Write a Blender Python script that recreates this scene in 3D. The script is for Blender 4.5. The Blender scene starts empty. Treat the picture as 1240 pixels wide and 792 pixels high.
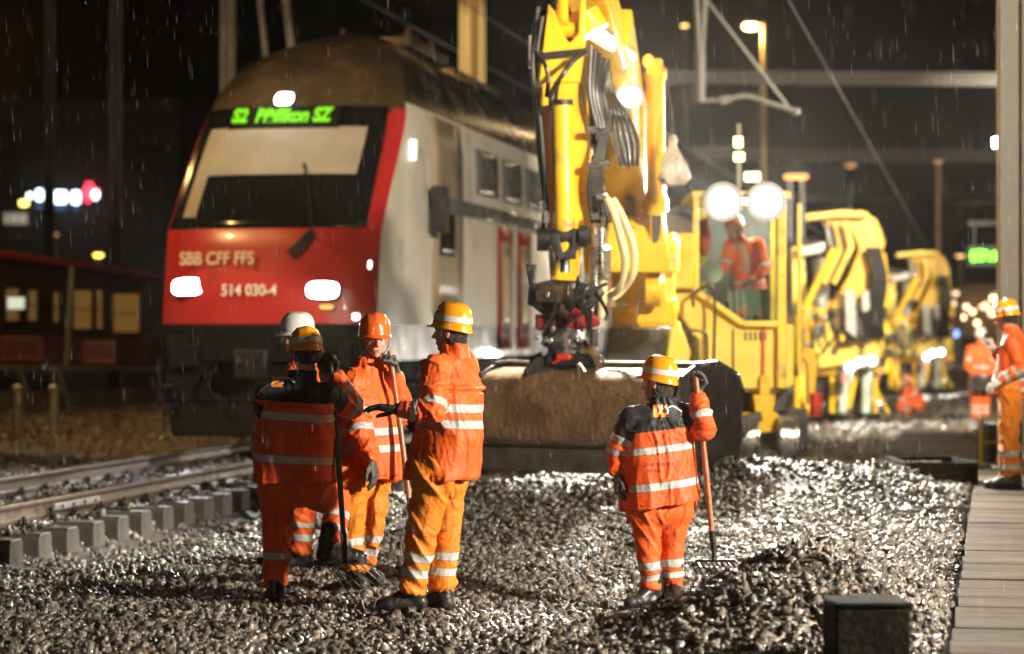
import bpy, bmesh, math, random
import numpy as np
from mathutils import Vector, Matrix, Quaternion, noise
from mathutils.bvhtree import BVHTree
random.seed(7); rng = np.random.default_rng(7)
SC = bpy.context.scene
COL = SC.collection
F = 85/36*1240.0
TH = math.atan(550/F)
EYE = 1.64
CT, ST = math.cos(TH), math.sin(TH)
V = Vector

def W(px, py, d):
    "world point seen at photo pixel (px, py) at distance d along the view axis"
    xc = (px-620)/F*d
    return V((CT*xc - ST*d, ST*xc + CT*d, EYE + (405-py)/F*d))

# ------------------------------------------------------------------ materials
MATS = {}
def mat(name, col, rough=.5, metal=0., var=.15, vscale=6., bump=0., bscale=40., spec=.5, emit=None, estr=0.,
        trans=0., coat=0., dirt=None, dirt_amt=0., dscale=2., coords='Object'):
    if name in MATS: return MATS[name]
    m = bpy.data.materials.new(name); m.use_nodes = True
    nt = m.node_tree; N = nt.nodes; L = nt.links
    b = N['Principled BSDF']
    b.inputs['Roughness'].default_value = rough
    b.inputs['Metallic'].default_value = metal
    b.inputs['Specular IOR Level'].default_value = spec
    b.inputs['Transmission Weight'].default_value = trans
    b.inputs['Coat Weight'].default_value = coat
    b.inputs['Base Color'].default_value = (*col, 1)
    if emit:
        b.inputs['Emission Color'].default_value = (*emit, 1)
        b.inputs['Emission Strength'].default_value = estr
    tc = N.new('ShaderNodeTexCoord')
    if var > 0:
        nz = N.new('ShaderNodeTexNoise'); nz.inputs['Scale'].default_value = vscale; nz.inputs['Detail'].default_value = 6
        L.new(tc.outputs[coords], nz.inputs['Vector'])
        mr = N.new('ShaderNodeMapRange'); mr.inputs[1].default_value = .3; mr.inputs[2].default_value = .7
        mr.inputs[3].default_value = 1-var; mr.inputs[4].default_value = 1+var
        L.new(nz.outputs['Fac'], mr.inputs[0])
        mx = N.new('ShaderNodeVectorMath'); mx.operation = 'SCALE'
        mx.inputs[0].default_value = col
        L.new(mr.outputs[0], mx.inputs['Scale'])
        src = mx.outputs[0]
        if dirt:
            n2 = N.new('ShaderNodeTexNoise'); n2.inputs['Scale'].default_value = dscale; n2.inputs['Detail'].default_value = 8
            n2.inputs['Roughness'].default_value = .65
            L.new(tc.outputs[coords], n2.inputs['Vector'])
            m2 = N.new('ShaderNodeMapRange'); m2.inputs[1].default_value = .62-.35*dirt_amt; m2.inputs[2].default_value = .72
            L.new(n2.outputs['Fac'], m2.inputs[0])
            mm = N.new('ShaderNodeMix'); mm.data_type = 'RGBA'
            L.new(m2.outputs[0], mm.inputs[0]); L.new(src, mm.inputs[6]); mm.inputs[7].default_value = (*dirt, 1)
            src = mm.outputs[2]
        L.new(src, b.inputs['Base Color'])
        rr = N.new('ShaderNodeMapRange'); rr.inputs[1].default_value = .3; rr.inputs[2].default_value = .7
        rr.inputs[3].default_value = max(.02, rough-.1); rr.inputs[4].default_value = min(1, rough+.1)
        L.new(nz.outputs['Fac'], rr.inputs[0]); L.new(rr.outputs[0], b.inputs['Roughness'])
    if bump > 0:
        n3 = N.new('ShaderNodeTexNoise'); n3.inputs['Scale'].default_value = bscale; n3.inputs['Detail'].default_value = 4
        L.new(tc.outputs[coords], n3.inputs['Vector'])
        bp = N.new('ShaderNodeBump'); bp.inputs['Strength'].default_value = bump; bp.inputs['Distance'].default_value = .02
        L.new(n3.outputs['Fac'], bp.inputs['Height']); L.new(bp.outputs[0], b.inputs['Normal'])
    MATS[name] = m
    return m

def lamp_mat(name, col, s):
    if name in MATS: return MATS[name]
    m = mat(name, (.03, .03, .03), .3, var=0, emit=col, estr=s)
    return m

YEL = mat('yellow_machine_paint', (.84, .5, .015), .32, var=.12, vscale=3, dirt=(.2, .13, .05), dirt_amt=.12, dscale=2.5, bump=.1, bscale=30, coat=.25)
YEL2 = mat('light_yellow_panel_paint', (.86, .62, .08), .35, var=.08, vscale=3, dirt=(.2, .15, .08), dirt_amt=.2, dscale=2, coat=.25)
DRK = mat('black_greasy_steel', (.022, .021, .02), .38, .3, var=.4, vscale=9, bump=.3, bscale=60)
RUB = mat('black_rubber', (.018, .018, .019), .35, var=.2)
STL = mat('worn_bare_steel', (.45, .44, .42), .28, .9, var=.25, vscale=12, bump=.15)
CHR = mat('chrome_rod', (.75, .75, .74), .1, 1., var=.05)
GAL = mat('galvanised_steel', (.33, .32, .30), .5, .5, var=.2, vscale=5)
MASTC = mat('grey_mast_steel', (.24, .23, .21), .55, .3, var=.25, vscale=3)
RUST = mat('rusty_bucket_steel', (.29, .17, .085), .5, .1, var=.4, vscale=4, dirt=(.13, .08, .05), dirt_amt=.3, dscale=3, bump=.5, bscale=22)
BKD = mat('dark_bucket_plate', (.045, .04, .036), .36, .5, var=.4, vscale=7, bump=.3, bscale=30)
REDP = mat('red_hydraulic_paint', (.55, .03, .02), .3, var=.15, dirt=(.05, .03, .02), dirt_amt=.4, coat=.2)
HOSE = mat('cream_hose_sleeve', (.62, .55, .3), .4, var=.15)
GLS = mat('cab_glass', (.55, .62, .58), .05, var=0, trans=.0, spec=.5)
def make_glass(name, tint, alpha):
    m = bpy.data.materials.new(name); m.use_nodes = True; nt = m.node_tree; N = nt.nodes; L = nt.links
    N.remove(N['Principled BSDF']); out = N['Material Output']
    t = N.new('ShaderNodeBsdfTransparent'); t.inputs[0].default_value = (*tint, 1)
    g = N.new('ShaderNodeBsdfGlossy'); g.inputs['Roughness'].default_value = .06
    fr = N.new('ShaderNodeFresnel'); fr.inputs['IOR'].default_value = 1.5
    ad = N.new('ShaderNodeMath'); ad.operation = 'ADD'; ad.inputs[1].default_value = alpha
    L.new(fr.outputs[0], ad.inputs[0])
    mx = N.new('ShaderNodeMixShader'); L.new(ad.outputs[0], mx.inputs[0]); L.new(t.outputs[0], mx.inputs[1]); L.new(g.outputs[0], mx.inputs[2])
    L.new(mx.outputs[0], out.inputs['Surface']); MATS[name] = m
    return m
GLS = make_glass('wet_cab_glass', (.82, .9, .86), .04)

# ------------------------------------------------------------------ objects
def tag(o, label=None, cat=None, group=None, kind=None):
    if label: o['label'] = label
    if cat: o['category'] = cat
    if group: o['group'] = group
    if kind: o['kind'] = kind
    return o

def empty(name, loc, label, cat, group=None, rz=0.):
    o = bpy.data.objects.new(name, None); COL.objects.link(o)
    o.empty_display_size = .2
    o.location = loc; o.rotation_euler = (0, 0, rz)
    return tag(o, label, cat, group)

def mesh_obj(name, me, parent=None):
    o = bpy.data.objects.new(name, me); COL.objects.link(o)
    if parent is not None: o.parent = parent
    return o

def frame_of(a, b):
    z = (b-a).normalized()
    up = V((0, 0, 1)) if abs(z.z) < .9 else V((0, 1, 0))
    x = up.cross(z).normalized(); y = z.cross(x)
    return x, y, z

def catmull(pts, n=6):
    pts = [V(p) for p in pts]
    if len(pts) < 3: return pts
    P = [pts[0]*2-pts[1]] + pts + [pts[-1]*2-pts[-2]]
    out = []
    for i in range(1, len(P)-2):
        for k in range(n):
            t = k/n
            a, b, c, d = P[i-1], P[i], P[i+1], P[i+2]
            out.append(.5*((2*b)+(c-a)*t+(2*a-5*b+4*c-d)*t*t+(3*b-a-3*c+d)*t**3))
    out.append(pts[-1])
    return out

class MB:
    "collects shapes in world coordinates (or local ones when the parent sits at the origin)"
    def __init__(s): s.v = []; s.f = []; s.m = []; s.mats = []; s.cur = 0; s.pc = []
    def mat(s, m):
        if m not in s.mats: s.mats.append(m)
        s.cur = s.mats.index(m); return s
    def add(s, vs, fs):
        o = len(s.v); s.v += [V(v) for v in vs]; s.pc.append((o, len(s.v), len(s.f), len(s.f)+len(fs)))
        for f in fs: s.f.append([i+o for i in f]); s.m.append(s.cur)
        return s
    def box(s, c, size, rot=None, ax=None):
        c = V(c); h = V(size)*.5
        R = rot if rot is not None else Matrix.Identity(3)
        vs = [c + R @ V((sx*h.x, sy*h.y, sz*h.z)) for sx in (-1, 1) for sy in (-1, 1) for sz in (-1, 1)]
        return s.add(vs, [(0, 1, 3, 2), (4, 6, 7, 5), (0, 4, 5, 1), (2, 3, 7, 6), (0, 2, 6, 4), (1, 5, 7, 3)])
    def bar(s, a, b, w, h=None, up=None):
        a, b = V(a), V(b); h = h or w
        z = (b-a).normalized(); u = V(up) if up else (V((0, 0, 1)) if abs(z.z) < .9 else V((0, 1, 0)))
        x = u.cross(z).normalized(); y = z.cross(x)
        vs = [p + x*sx*w/2 + y*sy*h/2 for p in (a, b) for sx, sy in ((-1, -1), (1, -1), (1, 1), (-1, 1))]
        return s.add(vs, [(3, 2, 1, 0), (4, 5, 6, 7), (0, 1, 5, 4), (1, 2, 6, 5), (2, 3, 7, 6), (3, 0, 4, 7)])
    def cyl(s, a, b, r0, r1=None, n=16):
        a, b = V(a), V(b); r1 = r0 if r1 is None else r1
        x, y, z = frame_of(a, b)
        vs = []
        for p, r in ((a, r0), (b, r1)):
            for k in range(n):
                t = 2*math.pi*k/n; vs.append(p + x*math.cos(t)*r + y*math.sin(t)*r)
        fs = [(k, (k+1) % n, n+(k+1) % n, n+k) for k in range(n)] + [tuple(range(n-1, -1, -1)), tuple(range(n, 2*n))]
        return s.add(vs, fs)
    def tube(s, pts, r, n=8, smooth=6):
        P = catmull(pts, smooth) if smooth else [V(p) for p in pts]
        R = r if isinstance(r, (list, tuple)) else None
        vs = []; x = None
        for i, p in enumerate(P):
            t = (P[min(i+1, len(P)-1)] - P[max(i-1, 0)]).normalized()
            if x is None: x, y, _ = frame_of(p, p+t)
            x = (x - t*x.dot(t)).normalized(); y = t.cross(x)
            if R:
                q = i/(len(P)-1)*(len(R)-1); k = min(int(q), len(R)-2); rr = R[k]+(R[k+1]-R[k])*(q-k)
            else: rr = r
            for k in range(n):
                a = 2*math.pi*k/n; vs.append(p + x*math.cos(a)*rr + y*math.sin(a)*rr)
        fs = []
        for i in range(len(P)-1):
            for k in range(n):
                fs.append((i*n+k, i*n+(k+1) % n, (i+1)*n+(k+1) % n, (i+1)*n+k))
        fs += [tuple(range(n-1, -1, -1)), tuple(range((len(P)-1)*n, len(P)*n))]
        return s.add(vs, fs)
    def prism(s, poly, ext):
        "poly: list of 3D points, ext: extrusion vector"
        n = len(poly); ext = V(ext); P = [V(p) for p in poly]
        vs = P + [p+ext for p in P]
        fs = [(k, (k+1) % n, n+(k+1) % n, n+k) for k in range(n)] + [tuple(range(n-1, -1, -1)), tuple(range(n, 2*n))]
        return s.add(vs, fs)
    def sph(s, c, r, nu=12, nv=8):
        c = V(c); r = V((r, r, r)) if not hasattr(r, '__len__') else V(r)
        vs = [c + V((0, 0, -r.z))]
        for i in range(1, nv):
            a = -math.pi/2 + math.pi*i/nv
            for k in range(nu):
                b = 2*math.pi*k/nu
                vs.append(c + V((math.cos(a)*math.cos(b)*r.x, math.cos(a)*math.sin(b)*r.y, math.sin(a)*r.z)))
        vs.append(c + V((0, 0, r.z)))
        fs = [(0, 1+(k+1) % nu, 1+k) for k in range(nu)]
        for i in range(nv-2):
            for k in range(nu):
                a = 1+i*nu; fs.append((a+k, a+(k+1) % nu, a+nu+(k+1) % nu, a+nu+k))
        e = len(vs)-1; a = 1+(nv-2)*nu
        fs += [(a+k, a+(k+1) % nu, e) for k in range(nu)]
        return s.add(vs, fs)
    def capsule(s, a, b, r0, r1=None, n=14):
        r1 = r0 if r1 is None else r1
        s.cyl(a, b, r0, r1, n); s.sph(a, r0*1.0, n, 8); s.sph(b, r1*1.0, n, 8); return s
    def lathe(s, c, prof, n=20, axis=None):
        "prof: (r, h) pairs along axis (default z)"
        c = V(c); z = V(axis).normalized() if axis else V((0, 0, 1)); x, y, z = frame_of(c, c+z)
        vs = [c + z*h + (x*math.cos(2*math.pi*k/n)+y*math.sin(2*math.pi*k/n))*r for r, h in prof for k in range(n)]
        fs = [(i*n+k, i*n+(k+1) % n, (i+1)*n+(k+1) % n, (i+1)*n+k) for i in range(len(prof)-1) for k in range(n)]
        fs += [tuple(range(n-1, -1, -1)), tuple(range((len(prof)-1)*n, len(prof)*n))]
        return s.add(vs, fs)
    def each(s, name, m=None, parent=None, bevel=0.):
        "one object per added piece"
        for v0, v1, f0, f1 in s.pc:
            q = MB(); q.mats = s.mats; q.v = s.v[v0:v1]; q.f = [[i-v0 for i in f] for f in s.f[f0:f1]]; q.m = s.m[f0:f1]; o = q.build(name, m, parent, bevel)
        return o
    def mesh(s, name, off=V((0, 0, 0))):
        me = bpy.data.meshes.new(name)
        me.from_pydata([tuple(v-off) for v in s.v], [], s.f)
        for m in s.mats: me.materials.append(m)
        if len(s.mats) > 1: me.polygons.foreach_set('material_index', s.m)
        me.update(); return me
    def build(s, name, m=None, parent=None, bevel=0., smooth=True, angle=40):
        if m is not None and not s.mats: s.mats = [m]
        off = V((0, 0, 0))
        if parent is not None:
            q = parent; rot = False
            while q is not None: off = off + V(q.location); rot = rot or q.rotation_euler.z != 0; q = q.parent
            if rot: off = V((0, 0, 0))
        me = s.mesh(name, off)
        bm = bmesh.new(); bm.from_mesh(me)
        bmesh.ops.recalc_face_normals(bm, faces=bm.faces)
        if smooth:
            lim = math.radians(angle)
            for f in bm.faces: f.smooth = True
            for e in bm.edges:
                if len(e.link_faces) == 2 and e.calc_face_angle(0) > lim: e.smooth = False
        bm.to_mesh(me); bm.free()
        o = mesh_obj(name, me, parent)
        if bevel:
            md = o.modifiers.new('bevel', 'BEVEL'); md.width = bevel; md.segments = 2; md.limit_method = 'ANGLE'; md.angle_limit = math.radians(35)
        return o

def text_obj(name, body, size, m, M, parent=None, ext=.004, sx=1., bold=0.):
    c = bpy.data.curves.new(name, 'FONT'); c.body = body; c.size = size; c.extrude = ext; c.offset = bold
    c.align_x = 'CENTER'; c.align_y = 'CENTER'
    o = bpy.data.objects.new(name, c); COL.objects.link(o); c.materials.append(m)
    dg = bpy.context.evaluated_depsgraph_get(); dg.update()
    me = bpy.data.meshes.new_from_object(o.evaluated_get(dg)); bpy.data.objects.remove(o); me.name = name
    off = V((0, 0, 0)); q = parent
    while q is not None: off += V(q.location); q = q.parent
    me.transform(Matrix.Translation(-off) @ M @ Matrix.Diagonal((sx, 1, 1, 1)))
    me.materials.clear(); me.materials.append(m)
    return mesh_obj(name, me, parent)

def point_light(name, loc, power, col, r=.1, parent=None, spot=None, aim=None, blend=.4):
    l = bpy.data.lights.new(name, 'SPOT' if spot else 'POINT'); l.energy = power; l.color = col; l.shadow_soft_size = r
    if spot: l.spot_size = math.radians(spot); l.spot_blend = blend
    o = bpy.data.objects.new(name, l); COL.objects.link(o); o.location = loc
    if aim is not None: o.rotation_euler = (V(aim)-V(loc)).to_track_quat('-Z', 'Y').to_euler()
    return o
# ------------------------------------------------------------------ terrain
RAILZ = .22
def segs(px, py, d, z): 
    p = W(px, 405, d); return (p.x, p.y, z)
RIDGE = [segs(470, 0, 22.5, .12), segs(600, 0, 22.3, .30), segs(760, 0, 22, .38), segs(880, 0, 21, .56), segs(960, 0, 21, .38), segs(1040, 0, 20.5, .2), segs(1140, 0, 19, .12)]
NEAR = [segs(870, 0, 11.6, .0), segs(900, 0, 12.3, .2), segs(935, 0, 12.8, .38), segs(985, 0, 13.2, .52), segs(1060, 0, 13.4, .53), segs(1110, 0, 13.6, .34), segs(1140, 0, 13.8, .16)]
def capridge(X, Y, line, sf, sb):
    best = np.full(X.shape, 0.)
    for (x0, y0, z0), (x1, y1, z1) in zip(line[:-1], line[1:]):
        dx, dy = x1-x0, y1-y0; L2 = dx*dx+dy*dy
        t = np.clip(((X-x0)*dx+(Y-y0)*dy)/L2, 0, 1)
        cx, cy = x0+t*dx, y0+t*dy
        dd = np.hypot(X-cx, Y-cy)
        back = (X-cx)*(-ST) + (Y-cy)*CT
        s = np.where(back > 0, sb, sf)
        best = np.maximum(best, (z0+t*(z1-z0))*np.exp(-(dd/s)**2))
    return best
def sm(a, b, x):
    t = np.clip((x-a)/(b-a), 0, 1); return t*t*(3-2*t)
def edgeX(Y): return -.08 + .0117*(Y-11.3)
def wav(X, Y):
    return (np.sin(X*1.7+Y*.6)*np.sin(Y*1.1-X*.7)*.5 + np.sin(X*3.9+1.3*Y)*np.sin(Y*3.1-X*1.9+2)*.3 + np.sin(X*7.3-Y*2.1)*np.sin(Y*6.7+X*3.3)*.2)
def H(X, Y):
    X = np.asarray(X, float); Y = np.asarray(Y, float)
    h = -.02 + .035*wav(X, Y)
    h = h - .2*sm(-5.6, -6.8, X)
    bed = .015*wav(X*2, Y*2)+.03
    k = sm(-7.05, -7.75, X); h = h*(1-k) + bed*k
    e = edgeX(Y); h = h + .10*sm(e-1.6, e-.2, X)
    far = 1-sm(-6.3, -7.0, X)
    r = np.maximum(capridge(X, Y, RIDGE, 2.0, 1.3), capridge(X, Y, NEAR, .72, .8))
    h = h + r*(1-sm(-5.9, -6.9, X))*(.92+.12*wav(X*1.3+3, Y*1.3))
    h = h - .16*sm(25, 29, Y)*(1-sm(-.9, .3, X))*far
    c = W(790, 0, 15.3); h = h - .12*np.exp(-(((X-c.x)**2+(Y-c.y)**2)/1.5**2)**1.5)
    c = W(1110, 0, 21.6); h = h + .24*np.exp(-(((X-c.x)**2+(Y-c.y)**2)/1.1**2))
    c = W(1125, 0, 26); h = h + .2*np.exp(-(((X-c.x)/1.2)**2+((Y-c.y)/2.2)**2))
    h = h + sm(27, 31, Y)*(.12*wav(X*1.9+1, Y*.8)+.10)*(1-sm(-.9, .1, X))*(1-sm(-6.3, -7.0, X))
    c = W(874, 0, 16.1); h = h - .15*np.exp(-(((X-c.x)**2+(Y-c.y)**2)/.75**2)**1.3)
    # shallow hole left under the digging machine's heap
    c = W(575, 0, 21.2); h = h + .14*np.exp(-(((X-c.x)/.5)**2+((Y-c.y)/.7)**2))
    h = np.minimum(h, np.where(X < e+.3, .12+np.maximum(0, e-X)*.5, 9.))
    for (px, py, d) in ((510, 741, 14.4), (425, 716, 15.5), (343, 729, 14.9), (362, 689, 16.9), (797, 741, 15.4)):
        p = W(px, py, d); k = np.exp(-(((X-p.x)**2+(Y-p.y)**2)/.42**2)**1.5); h = h*(1-k)+(p.z+.0)*k
    return h
def hz(x, y): return float(H(np.array([x]), np.array([y]))[0])

xs = np.unique(np.concatenate([np.linspace(-600, -60, 10), np.linspace(-60, -16, 20), np.arange(-16, 4, .1), np.linspace(4, 60, 20), np.linspace(60, 600, 8)]))
ys = np.unique(np.concatenate([np.linspace(-60, 6, 14), np.arange(6, 38, .1), np.arange(38, 70, .8), np.linspace(70, 150, 20), np.linspace(150, 900, 14)]))
GX, GY = np.meshgrid(xs, ys)
GZ = H(GX, GY)
GZ = np.where((GX > -15) & (GX < 4) & (GY < 90) & (GY > 0), GZ, np.clip(GZ, -.25, .05))
GZ = np.where(GX > edgeX(GY)-.02, np.minimum(GZ, -.02), GZ)
nx, ny = len(xs), len(ys)
def big_mesh(name, co, faces, k):
    me = bpy.data.meshes.new(name)
    me.vertices.add(len(co)); me.vertices.foreach_set('co', co.astype(np.float32).ravel())
    me.loops.add(faces.size); me.loops.foreach_set('vertex_index', faces.astype(np.int32).ravel())
    me.polygons.add(len(faces)); me.polygons.foreach_set('loop_start', np.arange(0, faces.size, k, dtype=np.int32))
    me.update(calc_edges=True); return me
I = np.arange(nx*ny).reshape(ny, nx)
fc = np.stack([I[:-1, :-1], I[:-1, 1:], I[1:, 1:], I[1:, :-1]], -1).reshape(-1, 4)
me = big_mesh('ground', np.stack([GX, GY, GZ], -1).reshape(-1, 3), fc, 4)
GRD = mat('wet_gravelly_ground', (.085, .072, .058), .6, var=.4, vscale=9, bump=1., bscale=22, dirt=(.03, .025, .02), dirt_amt=.5, dscale=1.2)
me.materials.append(GRD); me.polygons.foreach_set('use_smooth', [True]*len(me.polygons))
g = mesh_obj('ground', me); tag(g, kind='structure')

# ---- ballast stones: wet crushed rock, scattered over the heaps, the cribs and the far ballast
def stone_mat():
    m = bpy.data.materials.new('wet_crushed_stone'); m.use_nodes = True; nt = m.node_tree; N = nt.nodes; L = nt.links
    b = N['Principled BSDF']
    a = N.new('ShaderNodeAttribute'); a.attribute_name = 'tone'
    cr = N.new('ShaderNodeValToRGB'); e = cr.color_ramp.elements
    e[0].position = 0; e[0].color = (.035, .03, .027, 1); e[1].position = 1; e[1].color = (.46, .43, .37, 1)
    x = e.new(.35); x.color = (.13, .112, .092, 1); x = e.new(.7); x.color = (.23, .21, .178, 1); x = e.new(.9); x.color = (.27, .17, .10, 1)
    tc = N.new('ShaderNodeTexCoord'); nz = N.new('ShaderNodeTexNoise'); nz.inputs['Scale'].default_value = 45; nz.inputs['Detail'].default_value = 3
    L.new(tc.outputs['Object'], nz.inputs['Vector'])
    ad = N.new('ShaderNodeMath'); ad.operation = 'MULTIPLY_ADD'; ad.inputs[1].default_value = .3; 
    sb = N.new('ShaderNodeMath'); sb.operation = 'SUBTRACT'; sb.inputs[1].default_value = .15
    L.new(nz.outputs['Fac'], ad.inputs[0]); L.new(a.outputs['Fac'], ad.inputs[2]); L.new(ad.outputs[0], sb.inputs[0]); L.new(sb.outputs[0], cr.inputs[0])
    L.new(cr.outputs[0], b.inputs['Base Color'])
    mr = N.new('ShaderNodeMapRange'); mr.inputs[3].default_value = .14; mr.inputs[4].default_value = .5
    L.new(nz.outputs['Fac'], mr.inputs[0]); L.new(mr.outputs[0], b.inputs['Roughness'])
    b.inputs['Specular IOR Level'].default_value = .6
    bp = N.new('ShaderNodeBump'); bp.inputs['Strength'].default_value = .5; bp.inputs['Distance'].default_value = .006
    L.new(nz.outputs['Fac'], bp.inputs['Height']); L.new(bp.outputs[0], b.inputs['Normal'])
    return m
STONE = stone_mat()
templates = []
for t in range(14):
    bm = bmesh.new()
    for k in range(random.randint(8, 11)):
        v = V((random.gauss(0, 1), random.gauss(0, 1), random.gauss(0, 1))).normalized()*random.uniform(.75, 1.1)
        bm.verts.new((v.x*1., v.y*random.uniform(.72, .78), v.z*.52))
    r = bmesh.ops.convex_hull(bm, input=bm.verts)
    bmesh.ops.delete(bm, geom=[x for x in bm.verts if not x.link_faces], context='VERTS')
    bmesh.ops.triangulate(bm, faces=bm.faces); bm.verts.index_update()
    templates.append((np.array([v.co[:] for v in bm.verts]), np.array([[v.index for v in f.verts] for f in bm.faces])))
    bm.free()
def rand_rot(n):
    q = rng.normal(size=(n, 4)); q[:, 0] *= 1.6; q /= np.linalg.norm(q, axis=1)[:, None]
    w, x, y, z = q.T
    return np.stack([1-2*(y*y+z*z), 2*(x*y-z*w), 2*(x*z+y*w), 2*(x*y+z*w), 1-2*(x*x+z*z), 2*(y*z-x*w), 2*(x*z-y*w), 2*(y*z+x*w), 1-2*(x*x+y*y)], -1).reshape(n, 3, 3)
def scatter(name, label, P, size, sink, tone):
    n = len(P); k = rng.integers(0, len(templates), n); R = rand_rot(n)
    cos, fcs, tn, off = [], [], [], 0
    for t, (tv, tf) in enumerate(templates):
        ix = np.where(k == t)[0]
        if not len(ix): continue
        v = np.einsum('nij,mj->nmi', R[ix], tv)*size[ix, None, None] + P[ix, None, :]
        v[:, :, 2] -= (sink*size[ix])[:, None]
        cos.append(v.reshape(-1, 3)); m = len(tv)
        fcs.append((tf[None]+(np.arange(len(ix))*m)[:, None, None]+off).reshape(-1, 3)); off += m*len(ix)
        tn.append(np.repeat(tone[ix], m))
    me = big_mesh(name, np.concatenate(cos), np.concatenate(fcs), 3)
    at = me.attributes.new('tone', 'FLOAT', 'POINT'); at.data.foreach_set('value', np.concatenate(tn).astype(np.float32))
    me.materials.append(STONE)
    o = mesh_obj(name, me); tag(o, label, 'ballast', kind='stuff'); return o
def field(d0, d1, pitch, layers=1., marg=.06, pxr=None):
    # points spread over the view wedge plus a margin at each side
    ang0, ang1 = -.2117-marg, .2117+marg
    n = int((d1*d1-d0*d0)/2*(math.tan(ang1)-math.tan(ang0))/(pitch*pitch)*layers)
    d = np.sqrt(rng.uniform(d0*d0, d1*d1, n)); c = d*rng.uniform(math.tan(ang0), math.tan(ang1), n)
    X = CT*c-ST*d; Y = ST*c+CT*d
    return X, Y
Xa, Ya = field(8.5, 20, .055, 1.9)
Xb, Yb = field(20, 36, .07, 1.3)
Xc, Yc = field(36, 62, .13, 1.3)
def keep(X, Y):
    return (X < edgeX(Y)-.04) & ~((np.abs(X+7.8) < .09) | (np.abs(X+9.3) < .09))
out = []
for (X, Y, s0) in ((Xa, Ya, .039), (Xb, Yb, .044), (Xc, Yc, .075)):
    k = keep(X, Y); X, Y = X[k], Y[k]
    # keep the sleeper tops mostly clear
    ph = np.abs(((Y-17.75)/.61+.5) % 1-.5)*.61
    on = (ph < .14) & (X < -7.1) & (X > -9.95)
    sel = ~on | ((rng.uniform(size=len(X)) < .4) & (X < -7.38))
    X, Y, ph, on = X[sel], Y[sel], ph[sel], on[sel]
    Z = H(X, Y)
    Z = np.where(on, np.maximum(Z, .075), Z)
    sz = s0*np.clip(np.exp(rng.normal(0, .36, len(X))), .4, 1.75)
    Z = Z + rng.uniform(-.3, .5, len(X))*s0
    tone = np.clip(rng.beta(1.7, 2.8, len(X)), 0, 1)
    out.append((np.stack([X, Y, Z], -1), sz, tone))
scatter('ballast_stones', 'wet grey brown crushed stone ballast heaped and spread over the work site', np.concatenate([o[0] for o in out]),
        np.concatenate([o[1] for o in out]), .15, np.concatenate([o[2] for o in out]))

# ---- raised slab platform along the right
CONC = mat('wet_concrete_planks', (.12, .09, .06), .8, spec=.08, var=.45, vscale=5, bump=.35, bscale=16, dirt=(.03, .022, .015), dirt_amt=.6, dscale=1.6)
def deck_mat():
    m = CONC; nt = m.node_tree; N = nt.nodes; L = nt.links
    for n in N:
        if n.type == 'TEX_NOISE':
            for l in list(n.inputs['Vector'].links): L.remove(l)
            mp = N.new('ShaderNodeMapping'); mp.inputs['Scale'].default_value = (.5, 1.6, 1)
            tc = [q for q in N if q.type == 'TEX_COORD'][0]
            L.new(tc.outputs['Object'], mp.inputs[0]); L.new(mp.outputs[0], n.inputs['Vector'])
deck_mat()
b = MB(); y = 5.0
while y < 62:
    w = .49
    z = .15 + random.uniform(-.004, .004)
    x0 = edgeX(y+w/2)+random.uniform(-.006, .006)
    b.box((x0+2.5, y+w/2, z-.04), (5.0, w-.006, .08)); y += .5
b.box((edgeX(33)+2.56, 33.5, .04), (4.9, 57, .118), rot=Matrix.Rotation(-.0117, 3, 'Z'))
o = b.build('platform', CONC, None, bevel=.006); tag(o, kind='structure')
# paved strip that widens to the left beyond the standing man
b = MB()
for i in range(12):
    y0 = 27.5+i*1.1
    b.box((edgeX(y0)-.62, y0, .075), (1.2, 1.08, .06))
o = b.build('path', CONC, None, bevel=.006); tag(o, kind='structure')

# ---- sleepers and rails
SLP = mat('dark_wet_concrete_sleeper', (.1, .088, .075), .5, var=.45, vscale=6, bump=.4, bscale=25, dirt=(.05, .045, .04), dirt_amt=.5, dscale=3)
RLS = mat('rolled_rail_steel', (.16, .12, .09), .38, .6, var=.3, vscale=10, bump=.2, bscale=30)
RLT = mat('polished_rail_head', (.75, .74, .72), .16, 1., var=.08)
sl = empty('sleeper', (-8.55, 17.75-.61*8, 0), 'concrete sleeper with chamfered end under the wet rails', 'sleeper', 'sleepers under the train track')
b = MB()
pr = [(-.145, -.17), (.145, -.17), (.135, .02), (.10, .05), (-.10, .05), (-.135, .02)]
b.prism([V((-8.55-1.3, sl.location.y+a, c)) for a, c in pr], (2.6, 0, 0))
b.build('beam', SLP, sl, bevel=.008)
for sx in (-.75, .75):
    b = MB(); yy = sl.location.y
    for s2 in (-1, 1):
        x = -8.55+sx+s2*.115
        b.mat(DRK); b.box((x, yy, .062), (.1, .2, .025)); b.cyl((x, yy, .07), (x, yy, .13), .016, n=8); b.cyl((x, yy, .085), (x, yy, .11), .028, n=6)
        b.tube([(x-.03*s2, yy-.07, .08), (x, yy-.05, .1), (x-.04*s2, yy, .1), (x, yy+.05, .1), (x-.03*s2, yy+.07, .08)], .01, 6)
    b.box((-8.55+sx, yy, .056), (.36, .16, .012)); b.build('rail_fastening', DRK, sl)
for i in range(1, 46):
    c = sl.copy(); COL.objects.link(c); c.location.y = 17.75-.61*8+.61*i
    for ch in list(sl.children):
        d = ch.copy(); COL.objects.link(d); d.parent = c
prof = [(-.075, .06), (.075, .06), (.075, .07), (.02, .085), (.0085, .1), (.0085, .18), (.033, .19), (.036, .2), (.036, .222), (.03, .23), (-.03, .23), (-.036, .222), (-.036, .2), (-.033, .19), (-.0085, .18), (-.0085, .1), (-.02, .085), (-.075, .07)]
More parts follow.
